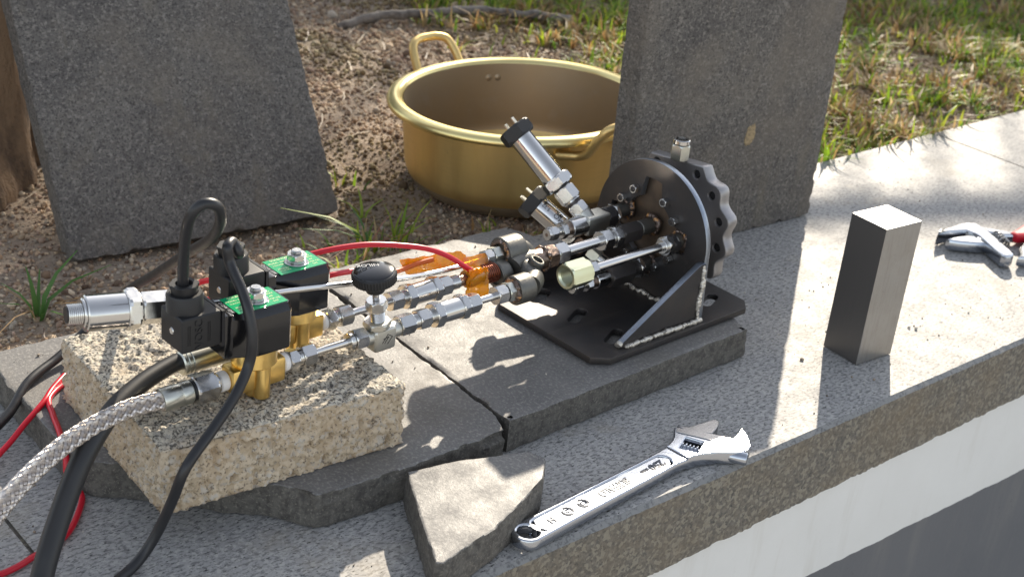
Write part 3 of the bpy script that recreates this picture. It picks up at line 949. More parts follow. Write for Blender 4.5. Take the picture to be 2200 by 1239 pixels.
# spot-faces and socket screws in the scallops
for k in range(NL):
    a = k*2*math.pi/NL+PH
    if not -0.5 < math.sin(a) < 0.955: continue
    p = Vector((0.0362, cu_+0.0570*math.cos(a), cz_+0.0570*math.sin(a)))
    g = G(); rings_round(g, p, EX, [(0.0012, 0.0031), (0.0016, 0.0036), (0.010, 0.0036), (0.0115, 0.003), (0.0115, 0.0017), (0.009, 0.0015)], 16)
    sub(g.obj('socket_screw', MT['plastic'], rig, smooth=30), sf)
g = G(); rings_round(g, (0.0486, cu_, cz_), EX, [(0, 0.046), (0.002, 0.045), (0.004, 0.040)], 48)
sub(g.obj('end_face', MT['alu'], rig, smooth=30), sf)
# nuts on the arch plate
for a in (30, 60, 120, 150, 210, 240, 300, 330):
    p = Vector((-0.0062, cu_+0.038*math.cos(R(a)), cz_+0.038*math.sin(R(a))))
    g = G(); rings_hex(g, p, EX, 0.006, 0.0078, ph=R(a))
    nt = g.obj('hex_nut', MT['nutsteel'], rig, smooth=14)
    g = G(); rings_round(g, p-EX*0.0012, EX, [(0, 0.0022), (0.0008, 0.0027), (0.006, 0.0027)], 14)
    sub(g.obj('stud_end', MT['black_steel'], rig, smooth=30), nt)
# gusset (near side) and far gusset
gz = [(-0.101, 0.0374), (-0.0006, 0.0374), (-0.0006, 0.096), (-0.0075, 0.096), (-0.104, 0.041)]
SZM = Matrix(((1, 0, 0, 0), (0, 0, 1, 0), (0, 1, 0, 0), (0, 0, 0, 1)))
plate2d('gusset', [gz], 0.006, Matrix.Translation((0, 0.0035, 0)) @ SZM, [MT['black_steel'], MT['cut_edge']], rig, bev=0.0003)
plate2d('gusset', [gz], 0.006, Matrix.Translation((0, 0.1385, 0)) @ SZM, [MT['black_steel'], MT['cut_edge']], rig, bev=0.0003)
def weld(path, r_, m, name='weld_bead', amp=1.0, step=0.00045):
    """fused bead: overlapping ripples along a joint"""
    P = [Vector(p) for p in path]
    pts, rr = [], []
    sd = random.uniform(0, 50)
    d = 0.0
    for i in range(len(P)-1):
        a, b = P[i], P[i+1]
        k = max(1, int((b-a).length/step))
        for j in range(k):
            c = a.lerp(b, j/k)
            d += (b-a).length/k
            n1 = noise.noise(Vector((d*300, sd, 0))); n2 = noise.noise(Vector((d*300, sd, 9)))
            pts.append(c+Vector((n1, n2, n1-n2))*r_*0.35*amp)
            rip = (d/0.0021+0.6*n1) % 1.0
            rr.append(r_*(0.80+0.20*math.sin(rip*math.pi)**0.6+0.60*noise.noise(Vector((d*180, sd, 4)))))
    rr[0] *= 0.4; rr[-1] *= 0.4
    g = G(); g.tube(pts, rr, 10)
    for v_i in range(len(g.v)):
        q = Vector(g.v[v_i])
        g.v[v_i] = tuple(q+Vector((noise.noise(q*420), noise.noise(q*420+Vector((3, 0, 0))), noise.noise(q*420+Vector((0, 5, 0)))))*r_*0.28)
    return g.obj(name, MT[m], rig, smooth=60)
weld([(-0.098, 0.0022, 0.0385), (-0.07, 0.0018, 0.0392), (-0.045, 0.0014, 0.0395), (-0.03, 0.0012, 0.0392), (0.004, 0.0015, 0.0385)], 0.0023, 'weld')
weld([(-0.0025, 0.0020, 0.040), (-0.003, 0.0030, 0.055), (-0.002, 0.0025, 0.075), (-0.003, 0.0040, 0.095)], 0.0023, 'weld')
weld([(-0.0025, 0.030, 0.0385), (-0.0025, 0.105, 0.0385)], 0.0022, 'weld', amp=1.4)
weld([(-0.104, 0.0065, 0.039), (-0.100, 0.0065, 0.0415)], 0.0026, 'weld')

# --- pipes on the flange
def stub(u, z, rad, s0):
    part_cyl('welded_stub', rig, (s0, u, z), EX, 0.0075-s0, rad*2, 'malleable')
    pts = [(0.003+random.uniform(-.0015, .001), u+(rad+0.0015)*math.cos(t*0.5236), z+(rad+0.0015)*math.sin(t*0.5236)) for t in range(13)]
    weld(pts, 0.0026, 'weld_dark', amp=1.2)
stub(0.0765, 0.1060, 0.0075, -0.016)
stub(0.1105, 0.1095, 0.0068, -0.014)
stub(0.0405, 0.1045, 0.0068, -0.006)
stub(0.0730, 0.0675, 0.0068, -0.012)
# D line
uD, zD = 0.0785, 0.1035
part_hex('long_hexagon', rig, (-0.040, uD, zD), EX, 0.024, 0.0175, 'black_steel')
ln = part_hex('union_body', rig, (-0.050, uD, zD), EX, 0.009, 0.0185, 'nutsteel', ph=0.2)
sub(part_thread('thread', rig, (-0.054, uD, zD), EX, 0.004, 0.014), ln)
part_hex('tube_nut', rig, (-0.065, uD, zD), EX, 0.012, 0.0175, 'nutsteel', ph=0.1)
part_cyl('pipe_tube', rig, (-0.118, uD, zD), EX, 0.056, 0.0098, 'tube')
part_hex('tube_nut', rig, (-0.1235, uD, zD), EX, 0.0135, 0.0175, 'nutsteel')
part_hex('heated_coupling', rig, (-0.136, uD, zD), EX, 0.0115, 0.0195, 'heated')
part_cyl('tee_pipe', rig, (-0.165, uD, zD), EX, 0.030, 0.0195, 'heated')
weld([(-0.137, uD+0.010*math.cos(t*0.6), zD+0.010*math.sin(t*0.6)) for t in range(11)], 0.0018, 'weld_dark')
# black malleable cross and elbows
g = G(); g.tube(smooth_path([(-0.152, uD, zD), (-0.168, uD+0.001, zD), (-0.176, uD-0.001, zD-0.001)], 6), 0.0115, 20)
g.tube(smooth_path([(-0.163, uD, zD-0.001), (-0.165, 0.066, zD-0.002), (-0.170, 0.055, 0.1005), (-0.180, 0.048, 0.1005)], 6), 0.0098, 20)
g.tube(smooth_path([(-0.150, uD+0.002, zD-0.002), (-0.148, uD+0.010, zD+0.003), (-0.152, 0.0915, zD+0.007), (-0.163, 0.0915, zD+0.0085)], 6), 0.0088, 20)
g.obj('pipe_cross', MT['malleable'], rig, smooth=60)
def socket_(p, L_, dia, d=-EX, m='malleable'):
    g = G(); r_ = dia/2
    rings_round(g, p, d, [(0, r_*0.72), (0.002, r_*0.93), (0.004, r_), (L_-0.001, r_), (L_, r_-0.001), (L_, r_*0.7), (L_-0.003, r_*0.68)], 36)
    return g.obj('elbow_socket', MT[m], rig, smooth=35)
sA = socket_((-0.153, 0.0915, 0.1115), 0.0235, 0.0295)
sB = socket_((-0.180, 0.048, 0.1005), 0.0195, 0.0255)
sC = socket_((-0.178, 0.0795, 0.1000), 0.014, 0.024)
socket_((-0.1615, 0.0655, 0.105), 0.010, 0.014, d=Vector((0.25, -0.3, 0.92)))
weld([(-0.1765, 0.0915+0.0105*math.cos(t*0.5), 0.1125+0.0105*math.sin(t*0.5)) for t in range(13)], 0.0021, 'weld_dark')
weld([(-0.200, 0.048+0.0085*math.cos(t*0.5), 0.1005+0.0085*math.sin(t*0.5)) for t in range(13)], 0.0024, 'weld_dark', amp=1.3)
part_hex('tube_nut', rig, (-0.1885, 0.0905, 0.1125), EX, 0.009, 0.0145, 'zinc', ph=0.15)
part_hex('tube_nut', rig, (-0.1975, 0.090, 0.1125), EX, 0.0085, 0.0135, 'nutsteel')
# main line, s decreasing
uM, zM = 0.048, 0.1010
part_hex('union_body', rig, (-0.2085, uM, zM), EX, 0.007, 0.0158, 'zinc', ph=0.1)
part_hex('tube_nut', rig, (-0.2205, uM, zM), EX, 0.0110, 0.0150, 'nutsteel')
part_cyl('pipe_tube', rig, (-0.245, uM, zM), EX, 0.026, 0.0064, 'tube')
part_hex('tube_nut', rig, (-0.2515, uM, zM), EX, 0.0115, 0.0150, 'nutsteel', ph=0.3)
def check_valve(s0, u, z, k=1.0):
    b = part_cyl('check_valve', rig, (s0, u, z), EX, 0.0215, 0.0178, 'steel', n=40)
    sub(part_hex('hex_end', rig, (s0+0.0205, u, z), EX, 0.0075, 0.0192, 'nutsteel', 0.2), b)
    sub(part_hex('hex_end', rig, (s0-0.0075, u, z), EX, 0.0085, 0.0192, 'nutsteel', 0.2), b)
    sub(part_cyl('neck', rig, (s0-0.0125, u, z), EX, 0.0055, 0.0125, 'nutsteel'), b)
    return b
check_valve(-0.2805, uM, zM)
part_hex('tube_nut', rig, (-0.3035, uM, zM), EX, 0.0110, 0.0150, 'nutsteel', ph=0.1)
part_thread('union_thread', rig, (-0.3085, uM, zM), EX, 0.0055, 0.0125)
part_hex('tube_nut', rig, (-0.3225, uM, zM), EX, 0.0140, 0.0152, 'nutsteel', ph=0.25)
# needle valve
nv = Vector((-0.3395, uM, 0.0985))
g = G()
g.box(tuple(nv+Vector((0, 0, -0.001))), (0.0215, 0.0170, 0.0205))
body = bevel_obj(g.obj('needle_valve', MT['cast'], rig), 0.0045, 3)
sub(part_cyl('side_neck', rig, nv+Vector((-0.017, 0, 0.001)), EX, 0.034, 0.0135, 'cast'), body)
sub(part_hex('bonnet_nut', rig, nv+Vector((-0.0035, 0, 0.0085)), Vector((-0.08, 0, 1)), 0.0055, 0.0195, 'cast'), body)
ax = Vector((-0.155, 0.0, 1)).normalized()
q0 = nv+Vector((-0.003, 0, 0.0125))
sub(part_thread('stem_thread', rig, q0, ax, 0.0115, 0.0125), body)
sub(part_hex('packing_nut', rig, q0+ax*0.0112, ax, 0.0088, 0.0152, 'nutsteel'), body)
sub(part_cyl('stem', rig, q0+ax*0.020, ax, 0.014, 0.0055, 'steel'), body)
g = G(); rings_round(g, q0+ax*0.0270, ax, [(0, 0.0055), (0.001, 0.0072), (0.009, 0.0078), (0.0105, 0.009)], 28)
sub(g.obj('knob_hub', MT['plastic'], rig, smooth=40), body)
# knurled rim
g = G()
d_, a_, b_ = frame(ax)
kp = q0+ax*0.0365
rings = []
for t, rr, kn in ((0, 0.0155, 0), (0.001, 0.0172, 1), (0.0065, 0.0175, 1), (0.0078, 0.0170, 0), (0.0088, 0.0162, 0)):
    rings.append([kp + d_*t + (a_*math.cos(k*2*math.pi/180)+b_*math.sin(k*2*math.pi/180))*(rr - (0.0006 if kn and (k//2) % 2 else 0)) for k in range(180)])
g.loft(rings)
knob = sub(g.obj('knob', MT['plastic'], rig, smooth=25), body)
g = G(); rings_round(g, kp+ax*0.0086, ax, [(0, 0.0155), (0.0008, 0.0152), (0.0012, 0.0145), (0.0022, 0.011), (0.0029, 0.006), (0.0031, 0.001)], 40)
sub(g.obj('knob_cap', MT['gloss'], rig, smooth=60), body)
tm = Matrix((a_.cross(ax)*-1, a_, ax)).transposed().to_4x4()
TV = Matrix((-EX, -EY, EZ)).transposed().to_4x4()
def topM(p, rot):   # lettering frame lying on a surface whose normal is local z
    return Matrix.Translation(p) @ Matrix.Rotation(rot, 4, 'Z')
sub(text_obj('knob_lettering', 'UNILOK', 0.0062, topM(kp+ax*0.0121+Vector((0, 0.0045, 0)), R(158)), MT['print_white'], rig, 0.0003), body)
# arrow emblem on the body front: two strokes forming an arrow head
g = G()
for (x0, z0, x1, z1) in ((-0.004, -0.003, 0.001, 0.004), (0.001, 0.004, 0.0055, 0.001), (0.0055, 0.001, 0.001, -0.0045), (-0.0035, 0.0005, 0.002, 0.0018), (-0.002, -0.0035, 0.002, 0.0018)):
    a3 = nv+Vector((x0, -0.0086, z0)); b3 = nv+Vector((x1, -0.0086, z1))
    g.tube([a3, b3], 0.0003, 6)
sub(g.obj('arrow_mark', MT['print_dark'], rig), body)
# left of needle valve
part_cyl('collar', rig, (-0.3555, uM, zM), EX, 0.0022, 0.0125, 'nutsteel')
part_hex('tube_nut', rig, (-0.3665, uM, zM), EX, 0.0112, 0.0152, 'nutsteel', ph=0.0)
part_cyl('collar', rig, (-0.3708, uM, zM), EX, 0.0042, 0.0135, 'nutsteel')
part_cyl('pipe_tube', rig, (-0.408, uM, zM), EX, 0.040, 0.0064, 'tube')
part_hex('tube_nut', rig, (-0.4145, uM, zM), EX, 0.0115, 0.0150, 'nutsteel', ph=0.12)
part_thread('union_thread', rig, (-0.4185, uM, zM), EX, 0.0045, 0.0122)
part_hex('union_body', rig, (-0.4262, uM, zM), EX, 0.0078, 0.0148, 'nutsteel', ph=0.3)
part_cyl('sealing_tape', rig, (-0.4325, uM, zM), EX, 0.0068, 0.0140, 'ptfe', 0.0015)
# hose side of valve one
part_cyl('sealing_tape', rig, (-0.4862, uM, zM), EX, 0.0085, 0.0150, 'ptfe', 0.0015)
part_hex('union_body', rig, (-0.4945, uM, zM), EX, 0.0085, 0.0150, 'nutsteel', ph=0.2)
part_thread('union_thread', rig, (-0.5010, uM, zM), EX, 0.0070, 0.0125)

# back line
uB, zB = 0.080, 0.1045
zB0 = zB
part_hex('union_body', rig, (-0.3695, uB, zB), EX, 0.0078, 0.0148, 'nutsteel', ph=0.3)
part_cyl('sealing_tape', rig, (-0.3745, uB, zB), EX, 0.0055, 0.0140, 'ptfe', 0.0015)
part_thread('union_thread', rig, (-0.3620, uB, zB), EX, 0.0045, 0.0122)
part_hex('tube_nut', rig, (-0.3578, uB, zB), EX, 0.0118, 0.0150, 'nutsteel', ph=0.12)
part_cyl('pipe_tube', rig, (-0.348, uB, zB), EX, 0.046, 0.0064, 'tube')
part_hex('tube_nut', rig, (-0.3075, uB, zB), EX, 0.0120, 0.0150, 'nutsteel', ph=0.05)
check_valve(-0.2840, uB, zB)
part_hex('tube_nut', rig, (-0.2555, uB, zB), EX, 0.0115, 0.0150, 'nutsteel', ph=0.1)
part_thread('union_thread', rig, (-0.2440, uB, zB), EX, 0.010, 0.0120)
part_cyl('pipe_tube', rig, (-0.2350, uB, zB), EX, 0.044, 0.0100, 'heated')
g = G()
for k in range(7):
    s_ = -0.207+0.0021*k
    pts = [(s_+0.0021*t/16, uB+0.0082*math.cos(t*2*math.pi/16), zB-0.001+0.0082*math.sin(t*2*math.pi/16)) for t in range(17)]
    g.tube(pts, 0.0006, 6)
g.obj('wire_coil', MT['copper'], rig, smooth=60)

# amber film tape, two crumpled flags
def film(name, corners, nu_, nv_, amp, seed):
    c00, c10, c11, c01 = [Vector(c) for c in corners]
    top, bot = [], []
    for j in range(nv_+1):
        for i in range(nu_+1):
            a, b = i/nu_, j/nv_
            p = c00*(1-a)*(1-b)+c10*a*(1-b)+c11*a*b+c01*(1-a)*b
            d = amp*(noise.noise(p*55+Vector((seed, 0, 0))) + 0.5*noise.noise(p*150+Vector((seed, 3, 0))))
            e = Vector((0.3*d, -0.9*d, 0.35*d))
            if i in (0, nu_) or j in (0, nv_): e += Vector((random.uniform(-1, 1), 0, random.uniform(-1, 1)))*amp*0.15
            top.append(p+e); bot.append(p+e+Vector((0, 0.00025, -0.0001)))
    W = nu_+1
    f = [(j*W+i, j*W+i+1, (j+1)*W+i+1, (j+1)*W+i) for j in range(nv_) for i in range(nu_)]
    g = G(); g.add(top, f); g.add(bot, [tuple(reversed(q)) for q in f])
    return g.obj(name, MT['tape'], rig, smooth=60)
film('amber_tape', [(-0.2700, 0.100, 0.1075), (-0.2090, 0.097, 0.1070), (-0.2130, 0.103, 0.1185), (-0.2760, 0.105, 0.1245)], 26, 10, 0.004, 1.0)
film('amber_tape', [(-0.2295, 0.071, 0.0870), (-0.2085, 0.070, 0.0900), (-0.2050, 0.074, 0.1140), (-0.2300, 0.075, 0.1165)], 18, 20, 0.005, 7.0)
film('amber_tape', [(-0.2250, 0.085, 0.1110), (-0.1960, 0.086, 0.1100), (-0.1950, 0.090, 0.1180), (-0.2220, 0.090, 0.1195)], 14, 8, 0.003, 12.0)
g = G(); rings_round(g, (-0.2255, uB, zB), EX, [(0, 0.0075), (0.004, 0.0085), (0.010, 0.0078), (0.016, 0.0082), (0.018, 0.006)], 20)
g.obj('amber_wrap', MT['tape'], rig, smooth=60)
# orange lead joined inside the tape
g = G(); g.tube(smooth_path([(-0.318, 0.094, 0.128), (-0.300, 0.098, 0.121), (-0.282, 0.101, 0.1175), (-0.262, 0.102, 0.1185), (-0.245, 0.101, 0.1190)], 6), 0.0022, 10)
g.obj('orange_lead', mat('orange_lead', (0.55, 0.10, 0.01), 0.4), rig, smooth=60)

# --- solenoid valve (built once per valve)
def solenoid(sx, u, dz, text=True):
    o0 = Vector((sx, u, dz))
    cz0, cz1 = 0.1245, 0.1600
    hw = 0.0170
    pl = [(-0.028, -0.0085), (-0.0075, -hw), (0.0185, -hw), (0.0215, -hw+0.003), (0.0215, hw-0.003), (0.0185, hw), (-0.0075, hw), (-0.028, 0.0085)]
    g = G()
    def ring(sc, z, mid=0.0):
        return [Vector((o0.x+x*sc+(1-sc)*(-0.002), o0.y+y*sc*(1-mid), z+dz)) for x, y in pl]
    g.loft([ring(0.985, cz0), ring(1, cz0+0.001), ring(1, cz1-0.0065), ring(1, cz1-0.0055), ring(0.97, cz1-0.0005, 0.14), ring(0.955, cz1, 0.16)])
    coil = g.obj('solenoid_valve', MT['gloss'], rig, smooth=20)
    def S(o): return sub(o, coil)
    # rear notch strip and connector seat
    g = G(); g.box((sx-0.0305, u, 0.1455+dz), (0.007, 0.030, 0.0330)); S(bevel_obj(g.obj('plug_seat', MT['gloss'], rig), 0.001, 2))
    g = G(); g.box((sx-0.0348, u, 0.1535+dz), (0.0022, 0.0292, 0.0275)); S(g.obj('gasket', MT['rubber'], rig))
    # din plug
    g = G(); g.box((sx-0.0515, u, 0.1545+dz), (0.0310, 0.0285, 0.0265)); S(bevel_obj(g.obj('plug_housing', MT['plastic'], rig), 0.0022, 3))
    S(part_cyl('plug_screw', rig, (sx-0.0675, u-0.001, 0.1545+dz), EX, 0.002, 0.0055, 'steel'))
    # gland
    gp = Vector((sx-0.0555, u+0.001, 0.167+dz)); tl = Vector((-0.03, 0.02, 1)).normalized()
    g = G(); rings_round(g, gp, tl, [(0, 0.0128), (0.012, 0.0126), (0.0135, 0.0118), (0.0135, 0.0095), (0.0125, 0.0094)], 36)
    S(g.obj('cable_gland', MT['plastic'], rig, smooth=35))
    g = G()
    d1, a1, b1 = frame(tl)
    rr = []
    for t, q in ((0.0125, 0.0088), (0.0150, 0.0090), (0.0195, 0.0094), (0.0200, 0.0090), (0.0200, 0.0060), (0.0170, 0.0055)):
        rr.append([gp + d1*t + (a1*math.cos(k*2*math.pi/48)+b1*math.sin(k*2*math.pi/48))*(q*(1+(0.10 if (k % 8) < 4 and q > 0.007 and t > 0.016 else 0))) for k in range(48)])
    g.loft(rr)
    S(g.obj('gland_nut', MT['plastic'], rig, smooth=30))
    # name plate with print
    lp = [(sx-0.0215, u-0.0128), (sx+0.0190, u-0.0128), (sx+0.0190, u+0.0128), (sx-0.0215, u+0.0128)]
    g = G(); zt = cz1+dz
    g.loft([[(x, y, zt+0.00005) for x, y in lp], [(x, y, zt+0.0003) for x, y in lp]])
    S(g.obj('name_plate', MT['green'], rig))
    for (txt, du, ds, sz) in (('SOLENOID VALVE', 0.0105, -0.001, 0.0036), ('MODEL 2W', 0.006, -0.0125, 0.0027), ('G 1/4', 0.006, 0.0135, 0.0027), ('PRESSURE', -0.0045, -0.0130, 0.0022), ('0-1.0 MPa', -0.0075, -0.0130, 0.0022), ('ORIFICE', 0.003, 0.0135, 0.0022), ('AIR', -0.001, 0.0135, 0.0022), ('WATER OIL', -0.0050, 0.0125, 0.0024), ('GAS', -0.0085, 0.0125, 0.0024), ('VOLTAGE', 0.002, -0.0135, 0.0022)):
        S(text_obj('plate_print', txt, sz, topM((sx+ds-0.001, u+du, zt+0.00035), 0), MT['print'], rig, 0.00008))
    S(text_obj('coil_print', 'DC24V 18W', 0.0034, topM((sx-0.0238, u, zt+0.0001), R(-90)), MT['print_white'], rig, 0.0001))
    # washer and top nut
    tp = Vector((sx, u-0.0005, zt+0.0003))
    S(part_cyl('washer', rig, tp, EZ, 0.0012, 0.0185, 'steel', 0.0004, 36))
    S(part_cyl('spring_washer', rig, tp+EZ*0.0012, EZ, 0.0016, 0.0140, 'nutsteel', 0.0003))
    S(part_hex('top_nut', rig, tp+EZ*0.0028, EZ, 0.0052, 0.0132, 'nutsteel', 0.3))
    S(part_cyl('stem_top', rig, tp+EZ*0.0080, EZ, 0.0026, 0.0085, 'nutsteel', 0.0008))
    # brass body
    zc = zM+dz if u < 0.06 else zB
    g = G(); g.box((sx, u, zc+0.0005), (0.0445, 0.0170, 0.0195)); bb_ = bevel_obj(g.obj('valve_body', MT['brass'], rig), 0.0022, 2); S(bb_)
    S(part_cyl('body_collar', rig, (sx, u, zc+0.010), EZ, 0.0145, 0.0335, 'brass', 0.0012, 40))
    for sg in (1,):
        S(part_cyl('body_boss', rig, (sx+sg*0.0020, u-0.0075, zc-0.0170), EZ, 0.0285, 0.0125, 'brass', 0.0012, 20))
    S(part_cyl('body_boss', rig, (sx, u-0.0005, zc-0.0172), EZ, 0.020, 0.0135, 'brass', 0.0012, 24))
    return coil
solenoid(-0.4560, 0.0465, 0.0)
solenoid(-0.3965, 0.0830, 0.0)
# moulded emblem on first plug
for c_ in rig.children:
    pass
PF = Matrix(((0, 1, 0, 0), (0, 0, -1, 0), (1, 0, 0, 0), (0, 0, 0, 1)))
text_obj('moulded_mark', 'VOSC', 0.0085, Matrix.Translation((-0.5095, 0.0320, 0.1545)) @ Matrix(((0, -1, 0, 0), (0, 0, -1, 0), (1, 0, 0, 0), (0, 0, 0, 1))), MT['plastic'], rig, 0.0004)
g = G()
for dx in (-0.0085, -0.0070, 0.0070, 0.0085):
    g.box((-0.5095+dx, 0.0321, 0.1545), (0.0005, 0.0006, 0.015))
g.obj('moulded_lines', MT['plastic'], rig)

# --- tube C with the open yellow-zinc port
uC, zC = 0.0415, 0.1025
part_hex('union_body', rig, (-0.0115, uC, zC), EX, 0.0085, 0.0165, 'black_steel', ph=0.2)
part_hex('tube_nut', rig, (-0.0185, uC, zC), EX, 0.0068, 0.0175, 'nutsteel')
part_cyl('collar', rig, (-0.0215, uC, zC), EX, 0.0035, 0.0145, 'nutsteel')
part_cyl('pipe_tube', rig, (-0.1120, uC, zC), EX, 0.094, 0.0080, 'tube')
part_hex('tube_nut', rig, (-0.1185, uC, zC), EX, 0.0095, 0.0142, 'nutsteel', ph=0.3)
# hollow port
g = G()
d1, a1, b1 = frame(-EX)
P0 = Vector((-0.1195, uC, zC)); n = 36
def hexring(t, af, rc):
    ring = []
    for k in range(n):
        th = k*2*math.pi/n
        r_ = min(af*0.5/math.cos((th % (math.pi/3))-math.pi/6), rc)
        ring.append(P0+d1*t+(a1*math.cos(th+0.3)+b1*math.sin(th+0.3))*r_)
    return ring
def cring(t, r_):
    return [P0+d1*t+(a1*math.cos(k*2*math.pi/n+0.3)+b1*math.sin(k*2*math.pi/n+0.3))*r_ for k in range(n)]
rings = [hexring(0, 0.0218, 0.0110), hexring(0.0015, 0.0218, 0.0128), hexring(0.0235, 0.0218, 0.0128), hexring(0.0248, 0.0218, 0.0111), cring(0.0250, 0.0105), cring(0.0250, 0.0088), cring(0.0240, 0.0080)]
for k in range(9):
    rings += [cring(0.0232-0.0019*k, 0.0070), cring(0.0222-0.0019*k, 0.0085)]
g.loft(rings)
g.obj('open_port', MT['yellowzinc'], rig, smooth=14)

# --- tee A with sensor one
uA, zA = 0.1105, 0.1055
part_hex('union_body', rig, (-0.0285, uA, zA+0.001), EX, 0.0110, 0.0185, 'black_steel', ph=0.1)
part_hex('tube_nut', rig, (-0.0170, uA, zA+0.0015), EX, 0.0040, 0.0190, 'nutsteel', ph=0.4)
g = G(); g.box((-0.042, uA, zA), (0.030, 0.0185, 0.0185)); te = bevel_obj(g.obj('forged_tee', MT['cast'], rig), 0.003, 3)
sub(part_cyl('tee_branch', rig, (-0.0480, uA-0.003, zA), Vector((-0.21, 0.775, 0.66)), 0.016, 0.0165, 'cast'), te)
sub(part_cyl('tee_run', rig, (-0.0745, uA, zA), EX, 0.020, 0.0185, 'steel', n=36), te)
def reducer(s, u, z):
    a = part_hex('end_plug', rig, (s-0.026, u, z), EX, 0.0085, 0.0118, 'nutsteel', ph=0.2)
    sub(part_cyl('plug_lip', rig, (s-0.0285, u, z), EX, 0.0030, 0.0115, 'nutsteel'), a)
    sub(part_cyl('plug_bore', rig, (s-0.0288, u, z), EX, 0.0008, 0.0036, 'heated', 0.0002), a)
    sub(part_cyl('plug_neck', rig, (s-0.0180, u, z), EX, 0.0060, 0.0080, 'nutsteel'), a)
    sub(part_hex('plug_hexagon', rig, (s-0.0120, u, z), EX, 0.0065, 0.0138, 'nutsteel', 0.5), a)
    sub(part_cyl('plug_ring', rig, (s-0.0060, u, z), EX, 0.0065, 0.0120, 'heated'), a)
reducer(-0.0735, uA, zA)
def sensor(name, base, tip, steps, prongs=True):
    base, tip = Vector(base), Vector(tip)
    d = (tip-base).normalized()
    L_ = (tip-base).length
    first = None
    for (nm, kind, t0, t1, size, m) in steps:
        p = base+d*t0*L_
        if kind == 'hex': o = part_hex(nm if first else name, rig, p, d, (t1-t0)*L_, size, m, ph=0.25)
        elif kind == 'thr': o = part_thread(nm if first else name, rig, p, d, (t1-t0)*L_, size, m)
        else: o = part_cyl(nm if first else name, rig, p, d, (t1-t0)*L_, size, m, 0.0008, 40)
        if first: sub(o, first)
        else: first = o
    if prongs:
        d_, a_, b_ = frame(d)
        for (x, y, h, w) in ((0.006, 0.000, 0.0070, 0.0042), (-0.006, 0.003, 0.0065, 0.0042), (0.0, -0.007, 0.005, 0.0042)):
            g = G()
            c = tip+a_*x+b_*y
            g.loft([[c+a_*sx*0.0005+b_*sy*w/2+d*t for sx, sy in ((-1, -1), (1, -1), (1, 1), (-1, 1))] for t in (-0.002, h-0.001, h)])
            sub(g.obj('contact_blade', MT['zinc'], rig), first)
    return first
stepsA = [('barrel', 'cyl', 0.435, 0.895, 0.0222, 'steel'), ('nut', 'hex', 0.055, 0.150, 0.0150, 'nutsteel'), ('neck', 'cyl', 0.145, 0.18, 0.0150, 'black_steel'), ('ring', 'cyl', 0.175, 0.200, 0.0175, 'nutsteel'), ('coupling', 'hex', 0.195, 0.325, 0.0188, 'nutsteel'), ('seal', 'cyl', 0.32, 0.345, 0.0185, 'rubber'), ('hexagon', 'hex', 0.340, 0.440, 0.0262, 'nutsteel'), ('cap', 'hex', 0.880, 1.0, 0.0292, 'plastic')]
s1 = sensor('pressure_sensor', (-0.0500, 0.1125, 0.1105), (-0.0820, 0.1900, 0.1800), stepsA)
steps2 = [('barrel', 'cyl', 0.40, 0.86, 0.0222, 'steel'), ('nut', 'hex', -0.10, 0.05, 0.0150, 'zinc'), ('coupling', 'hex', 0.08, 0.24, 0.0215, 'heated'), ('hexagon', 'hex', 0.26, 0.38, 0.0240, 'nutsteel'), ('cap', 'hex', 0.84, 1.0, 0.0292, 'plastic')]
s2 = sensor('pressure_sensor', (-0.0440, 0.105, 0.0766), (-0.0760, 0.1650, 0.1170), steps2)
# print on the second barrel
bs, bt = Vector((-0.0440, 0.105, 0.0766)), Vector((-0.0760, 0.1650, 0.1170))
dd = (bt-bs).normalized()
nrm = Vector((-0.55, -0.15, 0.82)); nrm = (nrm-dd*nrm.dot(dd)).normalized()
tx = Matrix((dd, nrm.cross(dd), nrm)).transposed().to_4x4()
sub(text_obj('sensor_print', 'TRMO', 0.0072, Matrix.Translation(bs+dd*0.040+nrm*0.01112) @ tx, MT['print_dark'], rig, 0.00015), s2)
sub(text_obj('sensor_print', 'S.22', 0.0052, Matrix.Translation(bs+dd*0.060+nrm*0.01112) @ tx, MT['print_dark'], rig, 0.00015), s2)
# low tee under the middle pipe
uL, zL = 0.0730, 0.0672
part_hex('tube_nut', rig, (-0.0165, uL, zL), EX, 0.0050, 0.0185, 'nutsteel', ph=0.2)
part_cyl('collar', rig, (-0.0260, uL, zL), EX, 0.0100, 0.0150, 'black_steel')
part_hex('long_hexagon', rig, (-0.0550, uL, zL), EX, 0.0300, 0.0195, 'black_steel', ph=0.35)
tl2 = part_cyl('forged_tee', rig, (-0.0720, uL, zL), EX, 0.0180, 0.0160, 'steel')
sub(part_cyl('tee_branch', rig, (-0.0290, 0.077, 0.0577), Vector((-0.40, 0.76, 0.51)), 0.036, 0.0145, 'nutsteel'), tl2)
reducer(-0.0725, uL, zL)

# --- fitting standing on top of the scalloped flange
pz = Vector((0.0315, 0.0795, 0.166))
part_hex('top_fitting', rig, pz, EZ, 0.0150, 0.0165, 'zinc', ph=0.25)
tf = rig.children[-1]
g = G(); rings_round(g, pz+EZ*0.0150, EZ, [(0, 0.0068), (0.0008, 0.0080), (0.0042, 0.0080), (0.005, 0.0074), (0.005, 0.0052), (0.0, 0.0048)], 32)
g.obj('top_fitting_lip', MT['steel'], rig, smooth=35)

